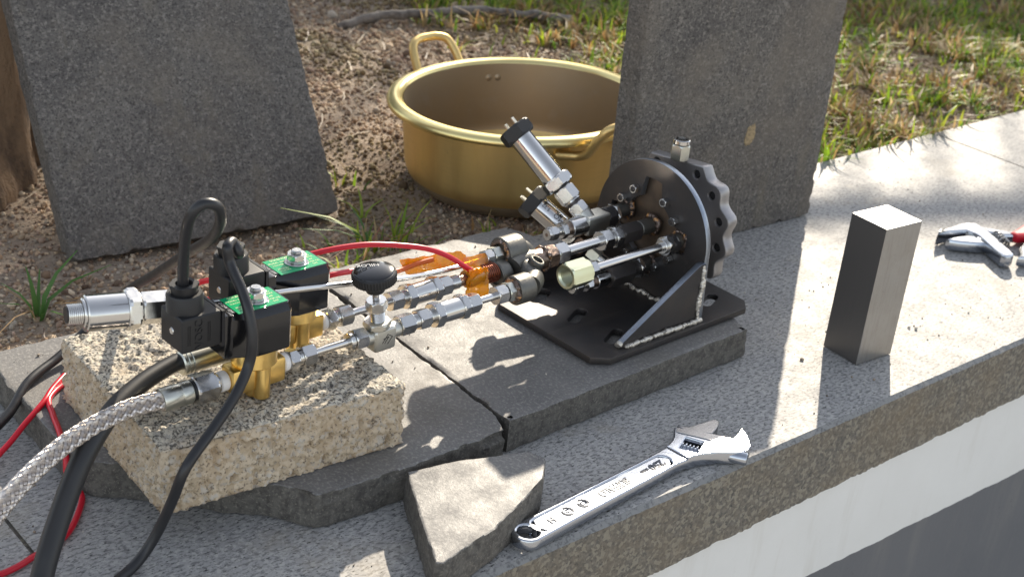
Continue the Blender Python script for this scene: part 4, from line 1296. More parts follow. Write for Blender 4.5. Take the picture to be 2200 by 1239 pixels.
# --- thin tube and horizontal sensor behind the first valve
thin = smooth_path([(-0.480, 0.0705, 0.1537), (-0.455, 0.0665, 0.1520), (-0.4145, 0.0645, 0.1490), (-0.352, 0.0665, 0.1385), (-0.305, 0.0740, 0.1270), (-0.258, 0.0820, 0.1180), (-0.225, 0.0885, 0.1130), (-0.195, 0.0900, 0.1125)], 8)
g = G(); g.tube(thin, 0.0023, 14); g.obj('thin_tube', MT['tube'], rig, smooth=60)
steps3 = [('barrel', 'cyl', 0.570, 0.865, 0.0255, 'steel'), ('coupling', 'hex', 0.0, 0.465, 0.0200, 'nutsteel'), ('ring', 'cyl', 0.460, 0.480, 0.0215, 'nutsteel'), ('hexagon', 'hex', 0.476, 0.576, 0.0265, 'nutsteel'), ('shoulder', 'cyl', 0.86, 0.885, 0.0215, 'steel'), ('thread', 'thr', 0.88, 0.985, 0.0150, 'nutsteel'), ('socket', 'cyl', 0.98, 0.99, 0.0118, 'rubber')]
s3 = sensor('pressure_sensor', (-0.485, 0.0712, 0.1545), (-0.5795, 0.0880, 0.1630), steps3, prongs=False)

# ================================================================== HOSES AND CABLES
def W_(s, u, z):   # rig coordinates -> world
    c, s_ = math.cos(R(2)), math.sin(R(2))
    return Vector((RIG.x + s*c - u*s_, RIG.y + s*s_ + u*c, z))
def world_cyl(name, parent, p, d, L_, prof_or_dia, m, hexa=False, ph=0.0, smooth=35):
    g = G()
    if hexa: rings_hex(g, p, d, L_, prof_or_dia, ph)
    else: rings_round(g, p, d, prof_or_dia, 32)
    o = g.obj(name, MT[m], parent, smooth=14 if hexa else smooth)
    return o
# braided hose
pe = W_(-0.5300, uM, zM)
dirh = (W_(-0.60, uM, zM)-pe).normalized()
bp_ = [pe+(-dirh)*0.012, pe, Vector((-0.2296, 0.1820, 0.1005)), Vector((-0.2518, 0.1794, 0.099)), Vector((-0.2749, 0.1740, 0.096)), Vector((-0.2945, 0.1676, 0.092)), Vector((-0.3132, 0.1620, 0.085)), Vector((-0.3282, 0.1572, 0.077)), Vector((-0.3421, 0.1534, 0.067)), Vector((-0.360, 0.1486, 0.052)), Vector((-0.390, 0.140, 0.03)), Vector((-0.43, 0.13, 0.012))]
path = smooth_path(bp_, 26)
g = G(); g.tube(path, 0.0059, 20)
bh = g.obj('braided_hose', MT['print_dark'], loc=(-0.43, 0.13, 0.0), smooth=60)
tag(bh, 'braided stainless steel hose screwed to the front solenoid valve', 'hose')
boff = -Vector(bh.location)
def braid(path, r_, ncar, turns_per_m):
    t0 = (path[1]-path[0]).normalized(); a = t0.orthogonal().normalized()
    fr = []; s = 0; prev = path[0]
    for i, p in enumerate(path):
        t = (path[min(i+1, len(path)-1)]-path[max(i-1, 0)]).normalized()
        a = (a-t*a.dot(t)).normalized(); b = t.cross(a)
        s += (p-prev).length; prev = p
        fr.append((p, t, a.copy(), b.copy(), s))
    g = G()
    for sg in (-1, 1):
        for c in range(ncar):
            row = []
            for (p, t, a, b, s) in fr:
                th = sg*s*turns_per_m*2*math.pi + c*2*math.pi/ncar
                wv = 0.0003*math.cos(s*turns_per_m*2*math.pi*ncar + (0 if sg > 0 else math.pi) + c*math.pi)
                rad = a*math.cos(th)+b*math.sin(th)
                cir = (b*math.cos(th)-a*math.sin(th))
                tang = (t + cir*sg*r_*turns_per_m*2*math.pi).normalized()
                w = tang.cross(rad)
                q = p+rad*(r_+wv)
                row.append([q+w*k_*0.00122+rad*(0.00008 if j_ % 2 else -0.00025) for j_, k_ in enumerate((-1, -0.72, -0.45, -0.2, 0.1, 0.4, 0.7, 1))])
            g.loft(row, False, False, closed=False)
    return g
fine = smooth_path(bp_, 40)
o = braid(fine, 0.0063, 12, 22).obj('wire_braid', MT['braid'], bh, smooth=60); o.location = boff
tag(o, kind='stuff')
o = world_cyl('ferrule', bh, pe+dirh*0.001, -dirh, 0, [(0, 0.0080), (0.001, 0.0086), (0.013, 0.0086), (0.015, 0.0080), (0.0165, 0.0086), (0.0225, 0.0086), (0.0235, 0.0078)], 'zinc'); o.location = boff
o = world_cyl('swivel_nut', bh, W_(-0.5060, uM, zM)-Vector((0.0, 0, 0)), Vector((math.cos(R(2)), math.sin(R(2)), 0)), 0.0175, 0.0198, 'nutsteel', True, ph=0.22); o.location = boff
o = world_cyl('seal_ring', bh, W_(-0.5072, uM, zM), Vector((math.cos(R(2)), math.sin(R(2)), 0)), 0, [(0, 0.0080), (0.0015, 0.0080)], 'rubber'); o.location = boff
bpy.data.objects['swivel_nut'].location = boff

# thick black hose on the back valve
hp = [W_(-0.425, 0.080, 0.1045), W_(-0.470, 0.080, 0.1045), Vector((-0.173, 0.2160, 0.1055)), Vector((-0.1919, 0.2118, 0.1045)), Vector((-0.2134, 0.204, 0.1025)), Vector((-0.2369, 0.1922, 0.0985)), Vector((-0.2545, 0.1805, 0.0925)), Vector((-0.2719, 0.1695, 0.082)), Vector((-0.2862, 0.161, 0.066)), Vector((-0.2989, 0.1522, 0.050)), Vector((-0.3112, 0.1421, 0.035)), Vector((-0.3204, 0.1333, 0.022)), Vector((-0.3301, 0.1183, 0.012)), Vector((-0.345, 0.09, 0.009))]
g = G()
pp = smooth_path(hp, 14)
nn_ = len(pp)
g.tube(pp, [0.0058+0.0018*min(1, i/(nn_*0.55)) for i in range(nn_)], 24)
hh = g.obj('rubber_hose', MT['hose'], loc=(-0.33, 0.118, 0.0), smooth=60)
tag(hh, 'thick black rubber hose running from under the solenoid valves down over the block corner', 'hose')
d2 = Vector((math.cos(R(2)), math.sin(R(2)), 0))
o = world_cyl('ferrule', hh, W_(-0.4970, 0.080, 0.1045), d2, 0, [(0, 0.0078), (0.001, 0.0090), (0.003, 0.0090), (0.0036, 0.0083), (0.0042, 0.0090), (0.0066, 0.0090), (0.0072, 0.0083), (0.0078, 0.0090), (0.065, 0.0090), (0.066, 0.0080)], 'zinc')
o.location = -Vector(hh.location)

def cable(name, pts, r_, m, label, cat, loc, sub_=10, n=16):
    grp = 'black cables from the solenoid plugs' if cat == 'cable' else 'red wires from the rig'
    g = G(); g.tube(smooth_path(pts, sub_), r_, n)
    o = g.obj(name, MT[m], loc=loc, smooth=60)
    tag(o, label, cat, grp)
    return o
g1 = W_(-0.5125, 0.0470, 0.168)
cable('power_cable', [g1, Vector((g1.x-0.0008, g1.y, 0.186)), (-0.1950, 0.1740, 0.208), (-0.1985, 0.1640, 0.233), (-0.1985, 0.1560, 0.2490), (-0.1915, 0.1524, 0.2560), (-0.1815, 0.1530, 0.2510), (-0.1735, 0.1640, 0.2340), (-0.1655, 0.1921, 0.2090), (-0.1555, 0.2433, 0.175), (-0.1471, 0.3065, 0.130), (-0.1449, 0.3675, 0.085),
      (-0.1666, 0.3879, 0.050), (-0.1973, 0.376, 0.038), (-0.2321, 0.357, 0.0335), (-0.2645, 0.3326, 0.020), (-0.3300, 0.31, 0.0035), (-0.45, 0.30, 0.0032)], 0.0038, 'rubber',
      'black cable looping high out of the front solenoid plug and away behind the block', 'cable', (-0.3300, 0.31, 0.0))
g2 = W_(-0.4520, 0.0840, 0.168)
cable('power_cable', [g2, Vector((g2.x-0.0005, g2.y-0.0005, 0.187)), (-0.1451, 0.1870, 0.1960), (-0.1493, 0.1889, 0.2050), (-0.1569, 0.1826, 0.2050), (-0.1561, 0.1806, 0.1940), (-0.1551, 0.1670, 0.1800), (-0.1555, 0.1561, 0.1670), (-0.1557, 0.1503, 0.1480), (-0.1578, 0.1511, 0.1280), (-0.1733, 0.1442, 0.1100), (-0.1940, 0.1374, 0.0940), (-0.2191, 0.1270, 0.0790), (-0.2270, 0.1330, 0.050), (-0.2370, 0.1385, 0.022), (-0.2524, 0.1371, 0.006), (-0.2785, 0.1263, 0.0032), (-0.33, 0.10, 0.0032)], 0.0038, 'rubber',
      'black cable drooping from the back solenoid plug across the front valve to the coping', 'cable', (-0.2785, 0.1263, 0.0))
# red sleeved wires
def RW(s, u, z): return tuple(W_(s, u, z))
cable('red_wire', [RW(-0.2150, 0.0765, 0.1055), RW(-0.2200, 0.077, 0.1110), RW(-0.2293, 0.080, 0.1183), RW(-0.244, 0.085, 0.1288), RW(-0.2605, 0.09, 0.1366), RW(-0.2814, 0.095, 0.1424), RW(-0.3111, 0.1, 0.1485), RW(-0.335, 0.105, 0.1496), RW(-0.3582, 0.11, 0.1481), RW(-0.3808, 0.115, 0.1446), RW(-0.41, 0.130, 0.130),
      (-0.100, 0.330, 0.100), (-0.135, 0.362, 0.060), (-0.180, 0.368, 0.036), (-0.2160, 0.3420, 0.0340), (-0.2340, 0.3240, 0.0330), (-0.2540, 0.3130, 0.0255), (-0.2720, 0.3060, 0.0150), (-0.2941, 0.2990, 0.0060), (-0.33, 0.290, 0.0026), (-0.45, 0.26, 0.0026)], 0.0023, 'red',
      'red wire arching from the amber tape back behind the valves and off to the left', 'wire', (-0.2941, 0.2920, 0.0))
cable('red_wire', [RW(-0.300, 0.0985, 0.1250), RW(-0.330, 0.094, 0.1325), RW(-0.362, 0.092, 0.1360), RW(-0.39, 0.115, 0.1200), (-0.085, 0.335, 0.080), (-0.140, 0.350, 0.040), (-0.195, 0.348, 0.0325), (-0.2260, 0.3300, 0.0325), (-0.2350, 0.3050, 0.0325), (-0.2410, 0.2810, 0.0330), (-0.2475, 0.2560, 0.0290), (-0.2500, 0.2480, 0.0120), (-0.2455, 0.2360, 0.0030), (-0.2550, 0.2191, 0.0026), (-0.2717, 0.1996, 0.0026),
      (-0.2897, 0.1885, 0.0026), (-0.3025, 0.186, 0.0026), (-0.316, 0.1812, 0.0026), (-0.3297, 0.1792, 0.0026), (-0.3447, 0.1812, 0.0026), (-0.40, 0.18, 0.0026)], 0.0023, 'red',
      'red wire curling down beside the block and along the coping under the black hose', 'wire', (-0.2897, 0.1885, 0.0))

# ================================================================== ADJUSTABLE WRENCH (near)
wr = empty('adjustable_wrench', (-0.0015, 0.015, 0.0), R(5.0))
tag(wr, 'chrome adjustable wrench with stamped lettering lying in front of the slabs', 'wrench', 'adjustable wrenches on the coping')
def T0(z): return Matrix.Translation((0, 0, z))
def smooth2d(pts, sub_=4):
    P = [Vector((*p, 0)) for p in pts]
    out = []
    n = len(P)
    for i in range(n):
        p0, p1, p2, p3 = P[i-1], P[i], P[(i+1) % n], P[(i+2) % n]
        for k in range(sub_):
            t = k/sub_
            q = 0.5*((2*p1)+(p2-p0)*t+(2*p0-5*p1+4*p2-p3)*t*t+(3*p1-p0-3*p2+p3)*t**3)
            out.append((q.x, q.y))
    return out
lo = [(0.0, -0.0128), (0.05, -0.0118), (0.10, -0.0114), (0.143, -0.0112), (0.162, -0.0108), (0.178, -0.0125), (0.192, -0.0180), (0.204, -0.0265), (0.2155, -0.0350)]
hi = [(0.168, 0.0118), (0.150, 0.0112), (0.10, 0.0116), (0.05, 0.0118), (0.0, 0.0128)]
outl = lo[:6] + [(0.1785, 0.0123)] + hi + arc(-0.0005, 0, 0.0130, 95, 265, 16)
hole = [(-0.0005+0.0080*math.cos(t*math.pi/14), 0.0080*math.sin(t*math.pi/14)) for t in range(28)]
panel = [(0.0150, -0.0078)] + [(0.154, -0.0072)] + arc(0.1560, 0.0, 0.0072, -90, 90, 8) + [(0.0150, 0.0078)] + arc(0.0145, 0.0, 0.0078, 120, 240, 6)
cen = (0.1926, 0.0)
window = [(0.1985, 0.0100), (0.1812, 0.0030), (0.1870, -0.0105), (0.2040, -0.0030)]
plate2d('wrench_body', [outl, hole, panel], 0.0090, T0(0.0022), MT['chrome'], wr, bev=0.0018)
pin = [(0.0135, -0.0086), (0.1560, -0.0080), (0.1648, 0.0), (0.1560, 0.0080), (0.0135, 0.0086), (0.0095, 0.0)]
plate2d('handle_web', [pin], 0.0072, T0(0.0030), MT['chrome'], wr, bev=0.0003)
head_o = [(0.1740, -0.0117), (0.1800, -0.0125), (0.1886, -0.0148), (0.2019, -0.0212), (0.2121, -0.0290), (0.2180, -0.0335), (0.2260, -0.0345), (0.2330, -0.0318), (0.2385, -0.0270), (0.2435, -0.0210), (0.2482, -0.0140), (0.2508, -0.0080),
          (0.2440, -0.0102), (0.2365, -0.0130), (0.2310, -0.0150), (0.2276, -0.0139), (0.2241, -0.0050), (0.2152, 0.0085), (0.2031, 0.0265), (0.1980, 0.0230), (0.1910, 0.0175), (0.1842, 0.0140), (0.1790, 0.0125), (0.1740, 0.0112)]
plate2d('wrench_head', [head_o, window], 0.0118, T0(0.0008), MT['chrome'], wr, bev=0.0014)
rail = [(0.2031, 0.0240), (0.1975, 0.0196), (0.2094, -0.0027), (0.2173, -0.0273), (0.2230, -0.0322), (0.2310, -0.0305), (0.2410, -0.0205), (0.2484, -0.0105), (0.2365, -0.0148), (0.2285, -0.0160), (0.2250, -0.0105), (0.2228, -0.0055), (0.2142, 0.0080)]
plate2d('jaw_rail', [rail], 0.0010, T0(0.0123), MT['bare_steel'], wr, bev=0.0002)
g = G(); rings_round(g, (0.2216, -0.0368, 0.0066), Vector((-0.5, 0.866, 0)), [(0, 0.0050), (0.001, 0.0058), (0.014, 0.0058), (0.022, 0.0048)], 24)
g.obj('jaw_channel', MT['chrome'], wr, smooth=40)
g = G(); rings_round(g, (0.2217, -0.0370, 0.0066), Vector((-0.5, 0.866, 0)), [(0, 0.0044), (0.0020, 0.0044)], 20)
g.obj('channel_bore', MT['print_dark'], wr, smooth=40)
jaw = [(0.2080, 0.0270), (0.2153, 0.0196), (0.2297, 0.0174), (0.2435, 0.0145), (0.2437, 0.0095), (0.2363, 0.0050), (0.2227, 0.0008), (0.2160, 0.0080), (0.2080, 0.0190)]
plate2d('sliding_jaw', [jaw], 0.0098, T0(0.0018), MT['bare_steel'], wr, bev=0.0008)
g = G()
dk = Vector((0.38, -0.925, 0)).normalized()
prof = []
for k in range(5):
    t = -0.0078+0.0031*k
    prof += [(t, 0.0036), (t+0.0004, 0.0054), (t+0.0016, 0.0054), (t+0.0020, 0.0036), (t+0.0030, 0.0036)]
rings_round(g, (cen[0], cen[1], 0.0068), dk, prof, 28)
g.obj('knurled_screw', MT['chrome'], wr, smooth=30)
g = G(); g.loft([[(x, y, 0.0016) for x, y in window], [(x, y, 0.0024) for x, y in window]]); g.obj('window_floor', MT['print_dark'], wr)
rt_ = R(180)
def stamp(txt, size, s, u=0.0, rot=rt_, bold=1.0):
    text_obj('stamped_lettering', txt, size, Matrix.Translation((s, u, 0.01050)) @ Matrix.Rotation(rot, 4, 'Z') @ Matrix.Diagonal((bold, 1, 1, 1)), MT['stamp'], wr, 0.00025)
stamp('250', 0.0110, 0.1480)
stamp('mm', 0.0058, 0.1335)
stamp('BUFFALO', 0.0112, 0.0960, bold=0.74)
stamp('H', 0.0085, 0.0245)
for s_ in (0.0425, 0.0600):
    g = G()
    for rr in (0.0050, 0.0038):
        pts = [(s_+rr*math.cos(t*math.pi/12), rr*math.sin(t*math.pi/12), 0.0104) for t in range(25)]
        g.tube(pts, 0.0004, 6)
    if s_ < 0.05:
        g.tube([(s_+0.002, -0.0016, 0.0104), (s_-0.0015, -0.001, 0.0104), (s_-0.0005, 0.002, 0.0104), (s_+0.002, 0.0012, 0.0104)], 0.0004, 6)
    else:
        g.tube([(s_+0.0022, 0.0016, 0.0104), (s_-0.002, 0.0016, 0.0104), (s_-0.002, -0.0016, 0.0104), (s_+0.0022, -0.0016, 0.0104), (s_+0.0022, 0.0016, 0.0104)], 0.0004, 6)
    g.obj('stamped_emblem', MT['stamp'], wr)

# ================================================================== SECOND WRENCH (right edge)
w2 = empty('adjustable_wrench', (0.82, 0.14, 0.0))
tag(w2, 'adjustable wrench with a red handle grip, cut by the right edge', 'wrench', 'adjustable wrenches on the coping')
OFF[w2] = (-0.82, -0.14, 0.0)
up = [(0.7640, 0.1880), (0.7750, 0.1940), (0.7900, 0.1970), (0.8240, 0.1975), (0.8340, 0.1960), (0.8440, 0.1890), (0.8410, 0.1760), (0.8330, 0.1600), (0.8230, 0.1420), (0.8090, 0.1175), (0.8020, 0.1110), (0.7950, 0.1100), (0.7890, 0.1125), (0.7880, 0.1180), (0.7960, 0.1330), (0.8040, 0.1470), (0.8110, 0.1580), (0.8140, 0.1690), (0.8120, 0.1800), (0.7920, 0.1880), (0.7740, 0.1910)]
plate2d('upper_jaw', [up], 0.0150, T0(0.0020), MT['chrome'], w2, bev=0.0028)
lj = [(0.7720, 0.1795), (0.7830, 0.1795), (0.7940, 0.1775), (0.8060, 0.1735), (0.8115, 0.1690), (0.8090, 0.1580), (0.8060, 0.1480), (0.7975, 0.1520), (0.7880, 0.1590), (0.7780, 0.1680), (0.7720, 0.1755)]
plate2d('lower_jaw', [lj], 0.0130, T0(0.0020), MT['chrome'], w2, bev=0.0030)
g = G()
cc = Vector((0.8300, 0.1455, 0.0145)); dv = Vector((-0.62, -0.78, 0)).normalized()
pts = []
for k in range(81):
    t = k/80
    th = t*4*2*math.pi
    d_, a_, b_ = frame(dv)
    pts.append(cc+dv*(t-0.5)*0.026+(a_*math.cos(th)+b_*math.sin(th))*0.0055)
g.tube(pts, 0.0014, 8)
g.obj('adjusting_spring', MT['bare_steel'], w2, smooth=60)
arm_ = [(0.8060, 0.1080), (0.8180, 0.1120), (0.8360, 0.1240), (0.8700, 0.1330), (0.92, 0.142), (1.02, 0.160), (1.025, 0.140), (0.94, 0.120), (0.88, 0.108), (0.8450, 0.1000), (0.8180, 0.0990)]
plate2d('handle_arm', [arm_], 0.0120, T0(0.0020), MT['chrome'], w2, bev=0.0030)
arm2 = [(0.8360, 0.1880), (0.8460, 0.1840), (0.8560, 0.1680), (0.8680, 0.1540), (0.8640, 0.1440), (0.8500, 0.1520), (0.8380, 0.1700)]
plate2d('upper_arm', [arm2], 0.0110, T0(0.0035), MT['chrome'], w2, bev=0.0030)
grip = [(0.8590, 0.1520), (0.8720, 0.1530), (0.9000, 0.1580), (0.97, 0.175), (0.975, 0.162), (0.90, 0.1400), (0.8740, 0.1370), (0.8600, 0.1420)]
plate2d('red_grip', [grip], 0.0125, T0(0.0040), MT['red'], w2, bev=0.0035)
part_cyl('arm_pin', w2, (0.8170, 0.0985, 0.0080), Vector((0.3, 0.95, 0)), 0.002, 0.004, 'rubber')

# ================================================================== GRIT, GRASS, TWIGS
ico = [(-1, 1.618, 0), (1, 1.618, 0), (-1, -1.618, 0), (1, -1.618, 0), (0, -1, 1.618), (0, 1, 1.618), (0, -1, -1.618), (0, 1, -1.618), (1.618, 0, -1), (1.618, 0, 1), (-1.618, 0, -1), (-1.618, 0, 1)]
icf = [(0, 11, 5), (0, 5, 1), (0, 1, 7), (0, 7, 10), (0, 10, 11), (1, 5, 9), (5, 11, 4), (11, 10, 2), (10, 7, 6), (7, 1, 8), (3, 9, 4), (3, 4, 2), (3, 2, 6), (3, 6, 8), (3, 8, 9), (4, 9, 5), (2, 4, 11), (6, 2, 10), (8, 6, 7), (9, 8, 1)]
ICO = np.array(ico)/1.902; ICF = np.array(icf)
def colour_attr(me, cols, per):
    a = me.color_attributes.new('Col', 'FLOAT_COLOR', 'POINT')
    c = np.repeat(np.c_[cols, np.ones(len(cols))], per, axis=0).astype(np.float32)
    a.data.foreach_set('color', c.ravel())
def np_mesh(name, V, F, m, smooth=False):
    me = bpy.data.meshes.new(name)
    k = F.shape[1]
    me.vertices.add(len(V)); me.vertices.foreach_set('co', V.astype(np.float32).ravel())
    me.loops.add(F.size); me.loops.foreach_set('vertex_index', F.astype(np.int32).ravel())
    me.polygons.add(len(F)); me.polygons.foreach_set('loop_start', (np.arange(len(F))*k).astype(np.int32))
    me.update(calc_edges=True)
    me.validate()
    me.materials.append(m)
    if smooth: me.shade_smooth()
    return me
def frustum_pts(n, x0, x1, y0, y1):
    """points on the bed that lie in or just around the camera's view"""
    out = np.zeros((0, 2))
    while len(out) < n:
        p = np.c_[RNG.uniform(x0, x1, n*2), RNG.uniform(y0, y1, n*2)]
        dx, dy, dz = p[:, 0]-CAM.x, p[:, 1]-CAM.y, -CAM.z
        zz = dx*fwd.x+dy*fwd.y+dz*fwd.z
        a = (dx*cx_.x+dy*cx_.y+dz*cx_.z)/zz; b = (dx*cy_.x+dy*cy_.y+dz*cy_.z)/zz
        ok = (np.abs(a) < 0.40) & (np.abs(b) < 0.25) & (zz > 0)
        out = np.r_[out, p[ok]]
    return out[:n]
NP_ = 74000
P2 = frustum_pts(NP_, -0.7, 2.4, 0.441, 1.75)
# finer and denser near the camera
hgt = np.array([soil_h(x, y) for x, y in P2])
size = RNG.gamma(4.0, 0.00036, NP_)+0.0007
size *= np.where(P2[:, 1] > 0.9, 1.15, 0.92)*np.where(RNG.random(NP_) < 0.01, 2.2, 1.0)
q = RNG.normal(size=(NP_, 4)); q /= np.linalg.norm(q, axis=1)[:, None]
w, x, y, z = q.T
RM = np.stack([1-2*(y*y+z*z), 2*(x*y-z*w), 2*(x*z+y*w), 2*(x*y+z*w), 1-2*(x*x+z*z), 2*(y*z-x*w), 2*(x*z-y*w), 2*(y*z+x*w), 1-2*(x*x+y*y)], 1).reshape(-1, 3, 3)
sc = size[:, None]*RNG.uniform(0.6, 1.25, size=(NP_, 3))
V = np.einsum('nij,nkj->nki', RM, ICO[None]*sc[:, None, :]*RNG.uniform(0.85, 1.15, size=(NP_, 12, 1)))
V += np.c_[P2, hgt+size*0.35][:, None, :]
F = (ICF[None]+12*np.arange(NP_)[:, None, None]).reshape(-1, 3)
me = np_mesh('loose_grit', V.reshape(-1, 3), F, MT['grit'])
pal = np.array([(0.46, 0.37, 0.27), (0.36, 0.27, 0.19), (0.55, 0.48, 0.38), (0.26, 0.18, 0.12), (0.16, 0.11, 0.08), (0.40, 0.30, 0.24), (0.34, 0.31, 0.27)])
pi_ = RNG.choice(len(pal), NP_, p=[.22, .2, .12, .16, .12, .1, .08])
cl = pal[pi_]*RNG.uniform(0.7, 1.15, (NP_, 1))
moss = np.array([noise.noise(Vector((a*5, b*5, 8.0))) for a, b in P2])
cl = np.where((moss > 0.12)[:, None], cl*np.array([0.62, 0.58, 0.40]), cl*np.array([1.08, 1.0, 0.90]))
colour_attr(me, cl, 12)
o = bpy.data.objects.new('loose_grit', me); COL.objects.link(o)
tag(o, 'coarse tan and brown granite grit covering the bed', 'grit', kind='stuff')

def crumbs():
    n = 900
    p = np.c_[RNG.uniform(-0.3, 1.1, n), RNG.uniform(0.008, 0.43, n)]
    keep = []
    for x, y in p:
        onp = -0.24 < x < 0.31 and 0.115 < y < 0.42
        onb = -0.235 < x < -0.015 and 0.13 < y < 0.335
        near = noise.noise(Vector((x*5, y*5, 2))) > -0.1 or y > 0.40
        if onb or (0.18 < x < 0.405 and 0.14 < y < 0.30) or (0.40 < x < 0.71 and 0.31 < y < 0.37) or (0.44 < x < 0.51 and 0.05 < y < 0.11) or (not near): continue
        if -0.26 < x < -0.23 and 0.1 < y < 0.42: continue
        if (-0.10 < x < 0.06 and y < 0.118) or (-0.02 < x < 0.27 and y < 0.06) or (0.05 < x < 0.08 and 0.1 < y < 0.42) or (0.30 < x < 0.38 and y > 0.11) or (0.09 < y < 0.13 and x < 0.38): continue
        keep.append((x, y, 0.0302 if onp else 0.0))
    k = np.array(keep); n = len(k)
    sz = RNG.gamma(2.2, 0.00022, n)+0.00022
    V = ICO[None]*sz[:, None, None]*RNG.uniform(0.6, 1.2, (n, 12, 3)) + np.c_[k[:, :2], k[:, 2]+sz*0.55][:, None, :]
    F = (ICF[None]+12*np.arange(n)[:, None, None]).reshape(-1, 3)
    me = np_mesh('stone_crumbs', V.reshape(-1, 3), F, MT['grit'])
    colour_attr(me, np.array([(0.6, 0.56, 0.5), (0.3, 0.24, 0.18), (0.12, 0.1, 0.08)])[RNG.choice(3, n, p=[.4, .35, .25])], 12)
    o = bpy.data.objects.new('stone_crumbs', me); COL.objects.link(o)
    tag(o, 'loose crumbs of stone and soil on the coping and slabs', 'grit', kind='stuff')
crumbs()

def blades(spec):
    """spec rows: x, y, height, lean dir, lean, width, colour"""
    Vs, Fs, Cs = [], [], []
    n = len(spec)
    for i, (bx_, by_, h, az, ln_, wd, c) in enumerate(spec):
        z0 = soil_h(bx_, by_) if by_ > 0.44 else 0.0
        dx, dy = math.cos(az), math.sin(az)
        px, py = -dy, dx
        for k in range(4):
            t = k/3
            hh_ = z0 - 0.002 + h*(t - 0.45*ln_*t*t)
            off = h*ln_*t*t*1.1
            ww = wd*(1-0.85*t**1.8)*(0.75 if k == 0 else 1.15)
            cxp, cyp = bx_+dx*off, by_+dy*off
            Vs += [(cxp-px*ww, cyp-py*ww, hh_), (cxp+px*ww, cyp+py*ww, hh_)]
            Cs += [c, c]
        b0 = i*8
        for k in range(3):
            Fs.append((b0+2*k, b0+2*k+1, b0+2*k+3, b0+2*k+2))
    return np.array(Vs), np.array(Fs), np.array(Cs)
def grass_obj(name, spec, label, cat=None, kind=None, loc=None, group=None):
    V, F, C = blades(spec)
    me = np_mesh(name, V, F, MT['blade'], True)
    colour_attr(me, C, 1)
    o = bpy.data.objects.new(name, me); COL.objects.link(o)
    if loc:
        me.transform(Matrix.Translation(-Vector(loc))); o.location = loc
    tag(o, label, cat, group, kind)
    return o
def gcol(dry):
    if random.random() < dry:
        b = random.choice([(0.42, 0.30, 0.14), (0.50, 0.38, 0.20), (0.28, 0.19, 0.10), (0.40, 0.24, 0.10)])
    else:
        b = random.choice([(0.20, 0.33, 0.025), (0.32, 0.42, 0.03), (0.12, 0.22, 0.03), (0.40, 0.44, 0.05)])
    k = random.uniform(0.75, 1.2)
    return tuple(v_*k for v_ in b)
spec = []
def tuft(x, y, n, h, spread, dry, wd=0.0015):
    for _ in range(n):
        a = random.uniform(0, 2*math.pi); r_ = abs(random.gauss(0, spread))
        spec.append((x+r_*math.cos(a), max(0.4385, y+r_*math.sin(a)), h*random.uniform(0.4, 1.15), a+random.gauss(0, 0.6), random.uniform(0.15, 1.15), wd*random.uniform(0.6, 1.3), gcol(dry)))
cand = frustum_pts(9000, 0.55, 2.6, 0.44, 1.9)
for (x, y) in cand:
    d = noise.noise(Vector((x*2.6, y*2.6, 5.5))) + 0.5*noise.noise(Vector((x*8, y*8, 1.5)))
    dens = 0.10 + d*1.2 + max(-0.9, min(0.9, (x-1.0)*2.4))
    if y < 0.56 and x < 1.0: dens -= 0.25
    if random.random() < dens*0.6:
        tuft(x, y, random.randint(6, 15), random.uniform(0.016, 0.046), 0.011, 0.28 if noise.noise(Vector((x*6, y*6, 3))) > -0.05 else 0.7, 0.0022)
# wisps around the near coping edge and round the pot
for (x, y, n, h, sp, dry) in ((0.83, 0.4650, 60, 0.040, 0.022, 0.2), (0.88, 0.455, 40, 0.03, 0.03, 0.3), (1.02, 0.450, 40, 0.035, 0.03, 0.3), (1.09, 0.447, 34, 0.040, 0.018, 0.15), (0.21, 0.505, 26, 0.035, 0.028, 0.3), (0.245, 0.52, 20, 0.045, 0.02, 0.15),
                             (0.155, 0.475, 30, 0.026, 0.04, 0.25), (0.34, 0.475, 18, 0.030, 0.018, 0.3), (0.375, 0.455, 14, 0.026, 0.015, 0.5), (0.285, 0.68, 12, 0.03, 0.02, 0.3),
                             (0.92, 1.10, 16, 0.045, 0.03, 0.3), (0.78, 0.93, 22, 0.030, 0.05, 0.35), (0.98, 0.98, 20, 0.035, 0.05, 0.3), (0.72, 1.02, 12, 0.035, 0.012, 0.2)):
    tuft(x, y, n, h, sp, dry)
grass_obj('grass', spec, 'short green and yellowing grass on the bed', 'grass', 'stuff')
# dead straw and needles lying flat
sp2 = []
for (x, y) in frustum_pts(15000, -0.7, 2.5, 0.45, 1.7):
    k = 0.16 if x < 0.6 else (0.35 if x < 0.95 else 1.0)
    if random.random() > k: continue
    sp2.append((x, y, random.uniform(0.012, 0.045), random.uniform(0, 6.28), 1.9, random.uniform(0.0003, 0.0008), random.choice([(0.33, 0.25, 0.15), (0.22, 0.15, 0.09), (0.40, 0.32, 0.22), (0.16, 0.11, 0.08)])))
def straw(spec):
    Vs, Fs, Cs = [], [], []
    for i, (bx_, by_, L_, az, _l, wd, c) in enumerate(spec):
        dx, dy = math.cos(az), math.sin(az); bend = random.uniform(-0.3, 0.3)
        for k in range(3):
            t = k/2
            X_ = bx_+dx*L_*t-dy*bend*L_*t*t; Y_ = max(0.44, by_+dy*L_*t+dx*bend*L_*t*t)
            z0 = soil_h(X_, Y_)+0.003+0.004*t*random.random()
            Vs += [(X_+dy*wd, Y_-dx*wd, z0), (X_-dy*wd, Y_+dx*wd, z0+0.0004)]; Cs += [c, c]
        b0 = 6*i
        Fs += [(b0, b0+1, b0+3, b0+2), (b0+2, b0+3, b0+5, b0+4)]
    return np.array(Vs), np.array(Fs), np.array(Cs)
V, F, C = straw(sp2)
